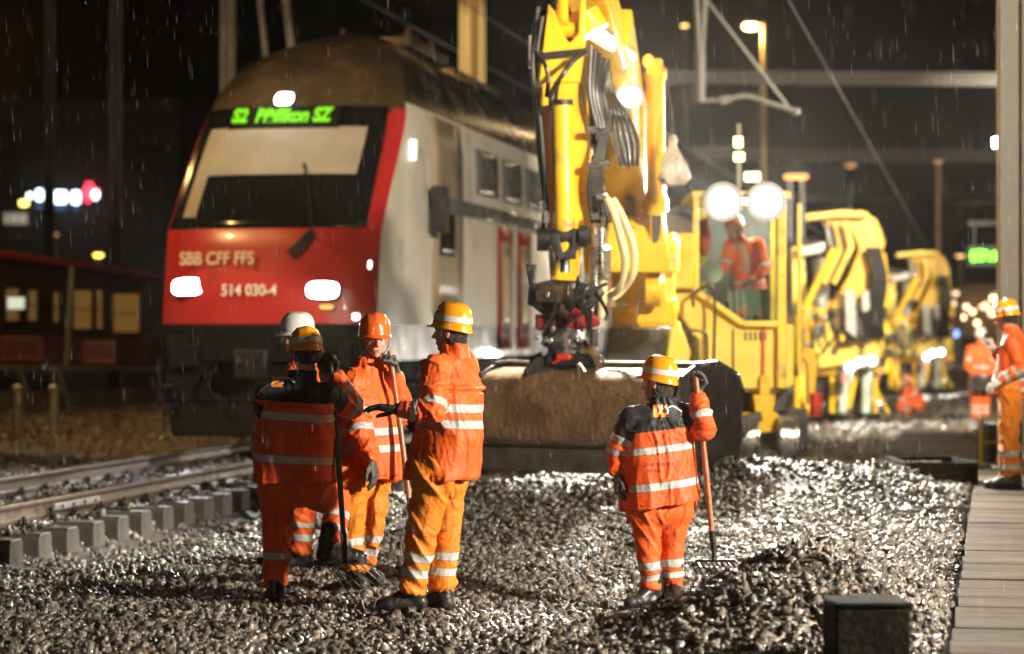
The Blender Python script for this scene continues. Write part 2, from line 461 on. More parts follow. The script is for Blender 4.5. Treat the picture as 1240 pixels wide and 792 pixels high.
for X, lab in ((-7.8, 'near steel rail with bright wet head running under the red train'), (-9.3, 'far steel rail running dark beneath the train front')):
    b = MB(); b.mat(RLS); n = len(prof)
    b.prism([V((X+a, 6, c)) for a, c in prof], (0, 120, 0))
    b.mat(RLT); b.box((X, 66, .2315), (.056, 120, .003))
    r = b.build('rail', None, None); tag(r, lab, 'rail', 'rails of the train track')
    if X > -8:
        q = W(170, 594, 21.3)
        b = MB(); b.box((-7.74, q.y, .15), (.03, 1.1, .055)); 
        for k in range(4): b.cyl((-7.72, q.y-.4+k*.27, .15), (-7.69, q.y-.4+k*.27, .15), .018, n=6)
        b.build('fishplate', GAL, r, bevel=.004)
# ------------------------------------------------------------------ people
def cloth_mat(name, base, yoke=None, stripe=(.55, .54, .5), rough=.52):
    m = bpy.data.materials.new(name); m.use_nodes = True; nt = m.node_tree; N = nt.nodes; L = nt.links
    b = N['Principled BSDF']
    tc = N.new('ShaderNodeTexCoord')
    nz = N.new('ShaderNodeTexNoise'); nz.inputs['Scale'].default_value = 7; nz.inputs['Detail'].default_value = 8; nz.inputs['Roughness'].default_value = .65
    L.new(tc.outputs['Object'], nz.inputs['Vector'])
    mr = N.new('ShaderNodeMapRange'); mr.inputs[1].default_value = .3; mr.inputs[2].default_value = .72; mr.inputs[3].default_value = 1.08; mr.inputs[4].default_value = .62
    L.new(nz.outputs['Fac'], mr.inputs[0])
    def rgb(c):
        q = N.new('ShaderNodeRGB'); q.outputs[0].default_value = (*c, 1); return q.outputs[0]
    cur = rgb(base)
    def edge(attr):
        a = N.new('ShaderNodeAttribute'); a.attribute_name = attr
        r = N.new('ShaderNodeMapRange'); r.inputs[1].default_value = .0015; r.inputs[2].default_value = -.0015
        L.new(a.outputs['Fac'], r.inputs[0]); return r.outputs[0]
    def mix(f, a, c):
        x = N.new('ShaderNodeMix'); x.data_type = 'RGBA'; L.new(f, x.inputs[0]); L.new(a, x.inputs[6]); L.new(c, x.inputs[7]); return x.outputs[2]
    if yoke: cur = mix(edge('yoke'), cur, rgb(yoke))
    bf = edge('band')
    cur = mix(bf, cur, rgb(stripe))
    sc = N.new('ShaderNodeVectorMath'); sc.operation = 'SCALE'; L.new(cur, sc.inputs[0]); L.new(mr.outputs[0], sc.inputs['Scale'])
    def thin(attr, w, lo):
        a = N.new('ShaderNodeAttribute'); a.attribute_name = attr
        ab = N.new('ShaderNodeMath'); ab.operation = 'ABSOLUTE'; L.new(a.outputs['Fac'], ab.inputs[0])
        r = N.new('ShaderNodeMapRange'); r.inputs[1].default_value = w*.4; r.inputs[2].default_value = w; r.inputs[3].default_value = lo; r.inputs[4].default_value = 1
        L.new(ab.outputs[0], r.inputs[0]); return r.outputs[0]
    for at_, w_, lo_ in (('band', .0035, .55), ('seam', .005, .45)):
        s2 = N.new('ShaderNodeVectorMath'); s2.operation = 'SCALE'; L.new(sc.outputs[0], s2.inputs[0]); L.new(thin(at_, w_, lo_), s2.inputs['Scale']); sc = s2
    n5 = N.new('ShaderNodeTexNoise'); n5.inputs['Scale'].default_value = 3.2; n5.inputs['Detail'].default_value = 9; n5.inputs['Roughness'].default_value = .7
    L.new(tc.outputs['Object'], n5.inputs['Vector']); r5 = N.new('ShaderNodeMapRange'); r5.inputs[1].default_value = .56; r5.inputs[2].default_value = .75; r5.inputs[4].default_value = .55
    L.new(n5.outputs['Fac'], r5.inputs[0]); md = N.new('ShaderNodeMix'); md.data_type = 'RGBA'; L.new(r5.outputs[0], md.inputs[0]); L.new(sc.outputs[0], md.inputs[6]); md.inputs[7].default_value = (.16, .06, .025, 1)
    class _o: outputs = [md.outputs[2]]
    sc = _o
    L.new(sc.outputs[0], b.inputs['Base Color'])
    b.inputs['Roughness'].default_value = rough; b.inputs['Specular IOR Level'].default_value = .4
    b.inputs['Sheen Weight'].default_value = .1
    bp = N.new('ShaderNodeBump'); bp.inputs['Strength'].default_value = .4; bp.inputs['Distance'].default_value = .02
    n2 = N.new('ShaderNodeTexNoise'); n2.inputs['Scale'].default_value = 16; n2.inputs['Detail'].default_value = 6; n2.inputs['Distortion'].default_value = 1.6; n2.inputs['Roughness'].default_value = .6
    L.new(tc.outputs['Object'], n2.inputs['Vector']); L.new(n2.outputs['Fac'], bp.inputs['Height']); L.new(bp.outputs[0], b.inputs['Normal'])
    return m
ORG = cloth_mat('orange_rain_jacket', (.9, .12, .006))
ORGY = cloth_mat('orange_jacket_black_yoke', (.9, .105, .006), yoke=(.016, .016, .018))
TRY = cloth_mat('amber_work_trousers', (.83, .235, .008), rough=.6)
TRO = cloth_mat('orange_work_trousers', (.84, .12, .012), rough=.55)
SKIN = mat('skin', (.5, .25, .17), .5, var=.12, vscale=14)
SKIN.node_tree.nodes['Principled BSDF'].inputs['Subsurface Weight'].default_value = .0
HAIR = mat('dark_hair', (.02, .014, .01), .5, var=.4, vscale=60, bump=.8, bscale=120)
BOOT = mat('black_wet_leather', (.018, .016, .015), .38, var=.4, vscale=12, bump=.2, dirt=(.09, .075, .06), dirt_amt=.25, dscale=9)
GLV = mat('grey_work_glove', (.07, .068, .062), .6, var=.3, vscale=20, bump=.3)
GLB = mat('black_work_glove', (.015, .014, .014), .5, var=.3, vscale=20, bump=.3)
GLW = mat('pale_work_glove', (.5, .48, .44), .6, var=.2)
HYEL = mat('amber_helmet_shell', (.86, .33, .01), .22, var=.05, coat=.6)
HORG = mat('orange_helmet_shell', (.85, .14, .02), .22, var=.05, coat=.6)
HWHT = mat('white_helmet_shell', (.72, .7, .66), .25, var=.06, coat=.5)
REFL = mat('silver_reflective_tape', (.62, .61, .58), .4, var=.1)
EYEW = mat('eye_white', (.6, .58, .55), .2, var=0)
IRIS = mat('dark_iris', (.03, .02, .015), .1, var=0)
LIPS = mat('lips', (.35, .13, .1), .45, var=.1)

def remeshed(b, voxel, smooth=4, name='m'):
    me = b.mesh(name); o = bpy.data.objects.new(name, me); COL.objects.link(o)
    r = o.modifiers.new('r', 'REMESH'); r.mode = 'VOXEL'; r.voxel_size = voxel; r.adaptivity = 0
    if smooth: s = o.modifiers.new('s', 'SMOOTH'); s.iterations = smooth; s.factor = .5
    dg = bpy.context.evaluated_depsgraph_get(); dg.update()
    ev = o.evaluated_get(dg); me2 = bpy.data.meshes.new_from_object(ev)
    bpy.data.objects.remove(o); bpy.data.meshes.remove(me)
    me2.name = name
    me2.polygons.foreach_set('use_smooth', [True]*len(me2.polygons)); me2.materials.clear()
    return me2
def get_co(me):
    a = np.empty(len(me.vertices)*3, np.float32); me.vertices.foreach_get('co', a); return a.reshape(-1, 3)
def set_co(me, a): me.vertices.foreach_set('co', np.asarray(a, np.float32).ravel()); me.update()
def get_no(me):
    a = np.empty(len(me.vertices)*3, np.float32); me.vertices.foreach_get('normal', a); return a.reshape(-1, 3)
def set_attr(me, name, v):
    at = me.attributes.new(name, 'FLOAT', 'POINT'); at.data.foreach_set('value', np.asarray(v, np.float32))
def seg_dist(P, a, b):
    a = np.array(a); b = np.array(b); d = b-a; L = np.linalg.norm(d)
    t = np.clip((P-a)@d/(L*L), 0, 1); c = a+t[:, None]*d
    return np.linalg.norm(P-c, axis=1), t*L
def wrinkle(me, amp, f, seed, extra=None, Q=None):
    P = get_co(me); Nn = get_no(me); out = np.empty(len(P)); QQ = P*np.array(f) if Q is None else Q
    for i, p in enumerate(QQ):
        q = V((p[0]+seed*3.1, p[1], p[2]))
        w = V((noise.noise(q*.6), noise.noise(q*.6+V((9, 3, 1))), 0))
        n1 = max(0., 1-abs(noise.noise(q+w*1.1))*3.2)
        n2 = max(0., 1-abs(noise.noise(q*2.3+w*2.5+V((5, 5, 5))))*3.4)
        m_ = .45+.9*noise.noise(q*.45+V((2, 7, 1)))
        out[i] = (n1*n1*.95+n2*n2*.28*max(0, m_+.3))*max(.1, m_+.45)-.3
    if extra is not None: out = out+extra
    set_co(me, P+Nn*(out*amp)[:, None])
def ringloft(b, rings, n=28, p=2.4):
    "rings: (centre, axisU, axisV, a, b)"
    vs = []
    for c, u, v, a, bb in rings:
        c = V(c)
        for k in range(n):
            t = 2*math.pi*k/n; ct, st = math.cos(t), math.sin(t)
            x = math.copysign(abs(ct)**(2/p), ct)*a; y = math.copysign(abs(st)**(2/p), st)*bb
            vs.append(c+u*x+v*y)
    fs = [(i*n+k, i*n+(k+1) % n, (i+1)*n+(k+1) % n, (i+1)*n+k) for i in range(len(rings)-1) for k in range(n)]
    fs += [tuple(range(n-1, -1, -1)), tuple(range((len(rings)-1)*n, len(rings)*n))]
    b.add(vs, fs)

def hand(parent, name, wr, fdir, palm, side, curl, m, thumb=.6, scale=1.0, cuff=True, arm=None):
    """wr wrist, fdir direction of the knuckles, palm direction the palm faces, side +1 thumb on fdir x palm side"""
    wr = V(wr); y = V(fdir).normalized(); pn = V(palm); pn = (pn-y*pn.dot(y)).normalized(); x = y.cross(pn)*side
    s = scale; b = MB()
    kn = [(.034, .088, .068), (.012, .095, .078), (-.011, .092, .073), (-.032, .082, .058)]
    for kx, ky, L in kn:
        k0 = wr + (x*kx*.6+y*.01)*s; k1 = wr+(x*kx+y*ky)*s
        b.capsule(k0, k1, .019*s, .0145*s, 10)
        p = k1; a = 0
        for j, fr in enumerate((.44, .31, .25)):
            a += curl[j]
            d = y*math.cos(a)+pn*math.sin(a)
            q = p+d*L*fr*s*1.05
            b.capsule(p, q, (.0115-.001*j)*s, (.0105-.001*j)*s, 8); p = q
    t0 = wr+(x*.024+y*.02+pn*.006)*s; t1 = t0+(x*.032+y*.032+pn*.012)*s
    t2 = t1+(y*.034+pn*.03*thumb+x*(.012-.02*thumb))*s; t3 = t2+(y*.018+pn*.03*thumb-x*.018*thumb)*s
    b.capsule(t0, t1, .017*s, .014*s, 9); b.capsule(t1, t2, .0135*s, .012*s, 9); b.capsule(t2, t3, .012*s, .01*s, 9)
    if cuff:
        ad = (wr-V(arm)).normalized() if arm is not None else y
        b.cyl(wr-ad*.075*s, wr+ad*.012*s, .044*s, .031*s, 14)
    me = remeshed(b, .0042*s, 2, name); me.materials.append(m)
    return mesh_obj(name, me, parent)

def helmet(parent, c, yaw, pitch, m, band=True, roll=0, lampm=None, vent=True):
    R = Matrix.Rotation(yaw, 3, 'Z') @ Matrix.Rotation(pitch, 3, 'X') @ Matrix.Rotation(roll, 3, 'Y'); c = V(c)
    nu, nv = 48, 14; vs = []; fs = []
    def pt(t, u, off=0.):
        # t 0 rim .. 1 crown; local x right, y front
        a = t*math.pi/2
        ca, sa = math.cos(a), math.sin(a)
        r = .5+.5*ca if False else ca**.55
        x = math.cos(u)*(.103+off)*r; y = math.sin(u)*(.121+off)*r - .004
        z = (.138+off)*sa**.9
        rid = math.exp(-(x/.018)**2)*.007*min(1, sa*2)*(1 if y > -.12 else .4) + math.exp(-((abs(x)-.055)/.01)**2)*.0035*sa
        nrm = V((x, y, z+.02)).normalized()
        return V((x, y, z))+nrm*rid
    for i in range(nv):
        for k in range(nu): vs.append(R @ pt(i/nv, 2*math.pi*k/nu)+c)
    vs.append(R @ pt(1, 0)+c)
    fs = [(i*nu+k, i*nu+(k+1) % nu, (i+1)*nu+(k+1) % nu, (i+1)*nu+k) for i in range(nv-1) for k in range(nu)]
    fs += [((nv-1)*nu+k, (nv-1)*nu+(k+1) % nu, nv*nu) for k in range(nu)]
    # rim skirt, peak and short neck guard
    o0 = len(vs)
    for ring in range(3):
        for k in range(nu):
            u = 2*math.pi*k/nu; f = max(0, math.sin(u))
            pk = .034*f**3.; bk = .008*max(0, -math.sin(u))**2
            w = (0.001, .004, .003)[ring]+(0, pk, pk*.9)[ring]+(0, bk, bk)[ring]
            zz = (-.004, -.012, -.020)[ring]-(0, pk*.25, pk*.25)[ring]-(0, bk*1.4, bk*1.4)[ring]
            x = math.cos(u)*(.103+w); y = math.sin(u)*(.121+w)-.004
            vs.append(R @ V((x, y, zz))+c)
    fs += [(k, (k+1) % nu, o0+(k+1) % nu, o0+k) for k in range(nu)]
    for r_ in range(2): fs += [(o0+r_*nu+k, o0+r_*nu+(k+1) % nu, o0+(r_+1)*nu+(k+1) % nu, o0+(r_+1)*nu+k) for k in range(nu)]
    # inner shell
    o1 = len(vs)
    for k in range(nu):
        u = 2*math.pi*k/nu; vs.append(R @ V((math.cos(u)*.097, math.sin(u)*.114-.004, -.016))+c)
    for k in range(nu):
        u = 2*math.pi*k/nu; vs.append(R @ V((math.cos(u)*.095, math.sin(u)*.11-.004, .06))+c)
    e = o0+2*nu
    fs += [(e+k, e+(k+1) % nu, o1+(k+1) % nu, o1+k) for k in range(nu)]
    fs += [(o1+k, o1+(k+1) % nu, o1+nu+(k+1) % nu, o1+nu+k) for k in range(nu)]
    fs.append(tuple(o1+nu+k for k in range(nu)))
    b = MB(); b.add(vs, fs)
    h = b.build('helmet', m, parent, angle=60)
    if band:
        b = MB(); v2 = []
        for i in range(3):
            for k in range(nu):
                t = .1+.16*i/2+.07*math.sin(2*math.pi*k/nu)*0
                v2.append(R @ pt(t, 2*math.pi*k/nu, .0022)+c)
        b.add(v2, [(i*nu+k, i*nu+(k+1) % nu, (i+1)*nu+(k+1) % nu, (i+1)*nu+k) for i in range(2) for k in range(nu)])
        b.build('reflective_band', REFL, h)
    return h

def person(name_label, px0, py0, d, J, cfg, group=None):
    S = F/d
    root = empty('person', W(px0, py0, d), name_label, 'person', group, rz=TH)
    root.location.z = cfg.get('z', root.location.z)
    def q(k):
        v = J[k]; return V(((v[0]-px0)/S, v[2] if len(v) > 2 else 0., (py0-v[1])/S))
    j = {k: q(k) for k in J}
    vx = cfg.get('voxel', .012); seed = cfg.get('seed', 1.)
    bulk = cfg.get('bulk', 1.)
    fy = cfg['face']; fd = V((fy[0], fy[1], 0)).normalized(); yaw = math.atan2(-fd.x, fd.y)
    hc = j['head']; nb = j['neck']
    # ---------------- body: one continuous surface, head to feet
    b = MB(); hp = math.radians(cfg.get('pitch', 0)); Rh = Matrix.Rotation(yaw, 3, 'Z') @ Matrix.Rotation(-hp, 3, 'X')
    def hp_(x, y, z): return hc + Rh @ V((x, y, z))
    def hs(x, y, z, r, rz=None):
        vs0 = len(b.v); b.sph((0, 0, 0), r, 16, 10)
        for i in range(vs0, len(b.v)): b.v[i] = hc + Rh @ (b.v[i]+V((x, y, z)))
    hs(0, -.012, .035, (.077, .098, .095)); hs(0, .02, -.02, (.066, .072, .085)); hs(0, .035, -.062, (.052, .052, .048))
    hs(0, .068, -.098, (.022, .018, .017)); hs(.036, .058, -.028, (.026, .022, .024)); hs(-.036, .058, -.028, (.026, .022, .024))
    b.capsule(hp_(-.036, .081, .022), hp_(.036, .081, .022), .011, .011, 10)
    b.capsule(hp_(0, .088, .012), hp_(0, .113, -.03), .008, .013, 10); hs(0, .098, -.036, (.018, .014, .009))
    b.capsule(hp_(-.02, .086, -.060), hp_(.02, .086, -.060), .0065, .0065, 8); b.capsule(hp_(-.016, .085, -.072), hp_(.016, .085, -.072), .007, .007, 8)
    for sx in (-1, 1):
        hs(sx*.079, -.008, -.008, (.009, .02, .031)); hs(sx*.085, -.014, .006, (.008, .014, .014))
    b.capsule(hp_(0, -.02, -.06), nb, .055, .062, 16)
    hip = (j['hipL']+j['hipR'])/2; ch = (j['shL']+j['shR'])/2
    b.capsule(nb-V((0, 0, .05)), ch-V((0, 0, .12)), .08, .1); b.capsule(ch-V((0, 0, .12)), hip, .1, .1)
    for s in 'LR':
        b.capsule(nb-V((0, 0, .06)), j['sh'+s], .05, .045); b.capsule(j['sh'+s], j['el'+s], .042, .036); b.capsule(j['el'+s], j['wr'+s], .036, .026)
        b.capsule(hip, j['hip'+s], .09, .08); b.capsule(j['hip'+s], j['kn'+s], .065, .05); b.capsule(j['kn'+s], j['an'+s], .048, .036)
        td = cfg['toe'+s]; td = V((td[0], td[1], 0)).normalized(); a = j['an'+s]
        b.capsule(a-V((0, 0, .0)), V((a.x, a.y, a.z-.06))+td*.12, .035, .028)
    me = remeshed(b, cfg.get('bvox', .0065), 2, 'body'); me.materials.append(SKIN)
    body = mesh_obj('body', me, root)
    # ---------------- face details and hair
    if cfg.get('facing_detail', True):
        for sx in (-1, 1):
            b = MB(); b.mat(EYEW); e = hp_(sx*.031, .0765, .001); b.sph(e, .0118, 12, 8); b.mat(IRIS); b.sph(hp_(sx*.031, .0835, .001), .0062, 10, 6)
            b.build('eye', None, root)
            b = MB(); b.tube([hp_(sx*.014, .0925, .023), hp_(sx*.03, .0925, .028), hp_(sx*.049, .078, .023)], .0042, 6); b.build('eyebrow', HAIR, root)
        b = MB(); b.tube([hp_(-.023, .0855, -.065), hp_(0, .0945, -.066), hp_(.023, .0855, -.065)], [.002, .0045, .002], 6); b.build('mouth', LIPS, root)
    b = MB(); 
    hair = cfg.get('hair', .035)
    for k in range(19):
        a = math.pi*(.0+k/18.); x = math.cos(a)*.072; y = -math.sin(a)*.09-.004
        b.capsule(hp_(x, y, .03), hp_(x*.86, y*.9, -hair-.03*math.sin(a)), .014, .012, 8)
    me = remeshed(b, .006, 1, 'hair'); me.materials.append(HAIR); wrinkle(me, .0045, (38, 38, 30), seed); mesh_obj('hair', me, root)
    # ---------------- helmet
    hm = helmet(root, hp_(0, -.004, .038), yaw, -hp+math.radians(cfg.get('tilt', 0)), cfg['helmet'], cfg.get('hband', True))
    if cfg.get('muffs'):
        for sx in (-1, 1):
            b = MB(); b.cyl(hp_(sx*.088, -.0, -.005), hp_(sx*.125, 0, -.005), .037, .03, 16); b.tube([hp_(sx*.11, 0, .02), hp_(sx*.125, 0, .07), hp_(sx*.11, 0, .09)], .006)
            b.build('ear_muff', DRK, hm)
    b = MB(); b.tube([hp_(-.09, .02, .03), hp_(-.07, .04, -.06), hp_(0, .055, -.118), hp_(.07, .04, -.06), hp_(.09, .02, .03)], .0035, 5)
    if cfg.get('strap', True): b.build('chin_strap', DRK, hm)
    # ---------------- jacket
    b = MB()
    u = (j['shR']-j['shL']); u.z = 0; u.normalize(); v = V((-u.y, u.x, 0))
    hc0 = j['hem']; ctr = ch-V((0, 0, .02))
    hw = cfg.get('hemw', .25); hd = cfg.get('hemd', .18); shw = (j['shR']-j['shL']).length/2
    def sp(t):
        mid = j.get('waist', (hc0+ctr)/2)
        return hc0*(1-t)*(1-t)+mid*2*t*(1-t)*1.0+ctr*t*t if False else (hc0+(ctr-hc0)*t)+(mid-(hc0+ctr)/2)*4*t*(1-t)
    sl = cfg.get('slant', 0.)
    us = (u+V((0, 0, sl))).normalized()
    rings = [(sp(0), us, v, hw, hd), (sp(.12), us, v, hw*.97, hd*.97), (sp(.35), u, v, hw*.9*bulk, hd*.93), (sp(.6), u, v, .225*bulk, .155*bulk), (sp(.82), u, v, .235*bulk, .15*bulk),
             (sp(.93), u, v, .215*bulk, .13*bulk), (ctr+V((0, 0, .035)), u, v, shw*.88, .105), (nb.lerp(ctr, .25)+V((0, 0, .0)), u, v, .1, .092), (nb+V((0, 0, .015)), u, v, .083, .083)]
    ringloft(b, rings)
    if cfg.get('collar', True):
        hd2 = (hc-nb).normalized(); cl = cfg.get('coll', 1.)
        ringloft(b, [(nb-V((0, 0, .03)), u, v, .088, .088), (nb+hd2*.035*cl, u, v, .084, .086), (nb+hd2*.075*cl, u, v, .082, .084)])
    for s in 'LR':
        sh, el, wr = j['sh'+s], j['el'+s], j['wr'+s]
        b.capsule(ctr+(sh-ctr)*.55, sh, .1*bulk, .083*bulk, 16); b.capsule(sh, el, .086*bulk, .07*bulk, 16)
        wr2 = el+(wr-el)*.93
        b.capsule(el, wr2-(wr2-el).normalized()*.03, .072*bulk, .058*bulk, 16); b.cyl(wr2-(wr2-el).normalized()*.06, wr2, .057*bulk, .055*bulk, 16)
    me = remeshed(b, vx, 5, 'jacket')
    P = get_co(me)
    hemn, ctn = np.array(sp(0)), np.array(ctr)
    ax = ctn-hemn; AL = np.linalg.norm(ax); ax = ax/AL
    slx = np.array(u)
    d_t, _ = seg_dist(P, hemn+ax*.05, ctn); d_t = d_t-.19
    s_t = (P-hemn)@ax - sl*((P-hemn)@slx)*.8
    band = np.full(len(P), 1.); yoke = np.full(len(P), 1.)
    tb = np.min([np.abs(s_t-c)-w/2 for c, w in cfg['jb']], axis=0) if cfg['jb'] else np.full(len(P), 1.)
    ty = cfg.get('yokez', 9)
    yk = ty - s_t
    best = d_t.copy(); band = tb.copy()
    if 'yokez' in cfg:
        yoke = yk - .03*np.cos(np.clip((P-hemn)@slx/.22, -1.5, 1.5)*math.pi)*0
    for s in 'LR':
        sh, el, wr = j['sh'+s], j['el'+s], j['wr'+s]
        d1, t1 = seg_dist(P, sh, el); d2, t2 = seg_dist(P, el, wr)
        L1 = (el-sh).length
        # arm coordinate measured without clamping so that bands stay planar
        a1 = np.array(sh); dd = np.array((el-sh).normalized()); t1u = (P-a1)@dd
        a2 = np.array(el); d3 = np.array((wr-el).normalized()); t2u = (P-a2)@d3
        first = (d1-.078) < (d2-.064)
        da = np.where(first, d1-.085, d2-.07); ta = np.where(first, t1u, L1+t2u)
        isarm = da < best
        ab = np.min([np.abs(ta-c)-w/2 for c, w in cfg.get('sb'+s, cfg['sb'])], axis=0) if cfg['sb'] else np.full(len(P), 1.)
        band = np.where(isarm, ab, band); best = np.where(isarm, da, best)
        if 'yokez' in cfg:
            yoke = np.where(isarm & (ta > .02), np.minimum(np.maximum(yoke, -.001-0*ta), 1) if False else ta-cfg.get('yarm', .2), yoke)
    # folds: stronger at elbows and waist
    ext = np.zeros(len(P))
    for s in 'LR':
        el = np.array(j['el'+s]); de = np.linalg.norm(P-el, axis=1)
        ax2 = np.array((j['wr'+s]-j['sh'+s]).normalized())
        ext += np.exp(-(de/.13)**2)*np.sin((P@ax2)*80+seed)*.3
    if cfg.get('vent'):
        ext += -1.6*np.exp(-((s_t-cfg['vent'])/.006)**2)*(d_t < .05)+1.0*np.exp(-((s_t-cfg['vent']-.018)/.012)**2)
    Q = P*np.array((4.6, 4.6, 3.4))
    vert = np.clip(1-s_t/(.75*AL), 0, 1)
    ang = np.arctan2((P-hemn)@np.array(v), (P-hemn)@slx)
    tor = best == d_t
    Q[tor] = np.stack([np.cos(ang)*1.9+s_t*.8, np.sin(ang)*1.9, s_t*2.6], -1)[tor]
    ext += (vert*np.sin(ang*5+seed*2+s_t*3)*.5)*tor
    for s in 'LR':
        sh, el, wr = np.array(j['sh'+s]), np.array(j['el'+s]), np.array(j['wr'+s])
        d1, _ = seg_dist(P, sh, el); d2, _ = seg_dist(P, el, wr); me_ = (~tor) & (np.minimum(d1-.085, d2-.07) <= best+1e-6)
        for msk, a_, b_ in ((me_ & (d1 < d2), sh, el), (me_ & (d1 >= d2), el, wr)):
            dr = (b_-a_)/np.linalg.norm(b_-a_); t_ = (P-a_)@dr; pr = P-a_-t_[:, None]*dr
            Qa = pr*7+dr[None]*(t_*11)[:, None]+np.cross(dr, pr)*3; Q[msk] = Qa[msk]
    seam = np.where(best == d_t, np.minimum.reduce([np.abs(s_t-.025), np.abs(np.sin(ang))*.2, np.abs(s_t-.27)+np.where(np.abs(np.abs(ang)-1.57) < .5, .02, 0)]), 1.)
    set_attr(me, 'seam', seam)
    set_attr(me, 'band', band); set_attr(me, 'yoke', yoke if 'yokez' in cfg else np.full(len(P), 1.))
    me.materials.append(cfg['jacket']); wrinkle(me, cfg.get('wr', .015), (4.6, 4.6, 3.4), seed, ext, Q)
    jk = mesh_obj('jacket', me, root)
    # collar opening hem and pocket flap edges come with the jacket mesh
    # ---------------- trousers
    b = MB()
    b.capsule(j['hipL']+V((0, 0, .06)), j['hipR']+V((0, 0, .06)), .135, .135, 18); b.capsule(j['hipL'], j['hipR'], .13, .13, 18)
    tw = cfg.get('tw', 1.)
    for s in 'LR':
        hi, kn, an = j['hip'+s], j['kn'+s], j['an'+s]
        b.capsule(hi, kn, .118*tw, .092*tw, 18); bt = kn+(an-kn)*.98
        b.capsule(kn, kn+(an-kn)*.6, .092*tw, .083*tw, 18); b.cyl(kn+(an-kn)*.5, bt, .084*tw, .081*tw, 18)
    me = remeshed(b, vx, 4, 'trousers'); P = get_co(me)
    best = np.full(len(P), 9.); band = np.full(len(P), 1.); ext = np.zeros(len(P)); Q = P*np.array((6, 6, 5.))
    for s in 'LR':
        hi, kn, an = j['hip'+s], j['kn'+s], j['an'+s]
        d1, t1 = seg_dist(P, hi, kn); d2, t2 = seg_dist(P, kn, an); L2 = (an-kn).length
        dm = np.minimum(d1, d2); up = L2-(P-np.array(kn))@np.array((an-kn).normalized())
        lower = (d2 <= d1+.004) & (up < L2*.93)
        bb = np.min([np.abs(up-c)-w/2 for c, w in cfg.get('lb'+s, cfg['lb'])], axis=0)
        bb = np.where(lower & (up > -.1), bb, 1.)
        k = dm < best; sgn = 1 if s == 'L' else -1
        Qa = np.stack([P[:, 0]*6+up*2, P[:, 1]*6, up*7.5+(P[:, 0]-kn.x)*9*sgn], -1); Q[k] = Qa[k]
        band = np.where(k, bb, band); best = np.where(k, dm, best)
        ext += np.exp(-(np.clip(up, 0, 9)/.12)**2)*np.sin(up*70+P[:, 0]*22*sgn+seed)*.55*(d2 < .13)
        dk = np.linalg.norm(P-np.array(kn), axis=1); ext += np.exp(-(dk/.12)**2)*np.sin(up*55+P[:, 0]*30*sgn)*.35
    sm_ = np.full(len(P), 1.)
    for s in 'LR':
        hi, kn, an = j['hip'+s], j['kn'+s], j['an'+s]; sg = -1 if s == 'L' else 1
        d1, t1 = seg_dist(P, hi, kn); ln = (kn-hi).length
        px_ = (P[:, 0]-(hi.x+(kn.x-hi.x)*t1/ln)); tk = (d1 < .15) & (t1 > ln*.45) & (t1 < ln*.93)
        bx = np.maximum(np.abs(t1-ln*.68)-.075, np.abs(np.abs(px_)-.055)-.05)
        sm_ = np.where(tk, np.minimum(sm_, np.abs(bx)), sm_)
    set_attr(me, 'seam', sm_)
    set_attr(me, 'band', band); set_attr(me, 'yoke', np.full(len(P), 1.))
    me.materials.append(cfg['trousers']); wrinkle(me, .014, (6., 6., 5.), seed+4, ext, Q)
    mesh_obj('trousers', me, root)
    # ---------------- boots
    for s in 'LR':
        a = j['an'+s]; td = cfg['toe'+s]; tz = td[2] if len(td) > 2 else 0.; td = V((td[0], td[1], 0)).normalized()
        sd = V((-td.y, td.x, 0)); gz = a.z-.105; b = MB(); g0 = V((a.x, a.y, gz))
        b.capsule(g0-td*.05+V((0, 0, .05)), g0+td*.14+V((0, 0, .042)), .05, .05, 14)
        b.capsule(g0+td*.14+sd*.008+V((0, 0, .04)), g0+td*.175+V((0, 0, .036)), .05, .044, 14)
        b.capsule(g0-td*.03+V((0, 0, .07)), g0-td*.01+V((0, 0, .2)), .058, .062, 16); b.capsule(g0+td*.03+V((0, 0, .1)), g0+td*.1+V((0, 0, .06)), .045, .045, 12)
        me = remeshed(b, .009, 2, 'boot'); P = get_co(me); P[:, 2] = np.maximum(P[:, 2], gz+.004); set_co(me, P)
        wrinkle(me, .0025, (20, 20, 30), seed); me.materials.append(BOOT); bt = mesh_obj('boot', me, root)
        b = MB(); n = 20; pts = []
        for k in range(n):
            t = 2*math.pi*k/n; cx = math.cos(t); w = .054 if cx > 0 else .047
            pts.append(g0+td*(.055+.165*cx)+sd*math.sin(t)*w*(1-.12*abs(cx))+V((0, 0, -.012)))
        b.prism(pts, (0, 0, .03)); b.build('sole', RUB, bt)
    for s in 'LR':
        h = cfg.get('hand'+s)
        if h:
            hand(root, 'glove', j['wr'+s], h['f'], h['p'], h.get('side', 1), h.get('curl', (.35, .45, .35)), cfg.get('glove', GLV), h.get('thumb', .6), 1.12, arm=j['el'+s])
    return root, j, jk

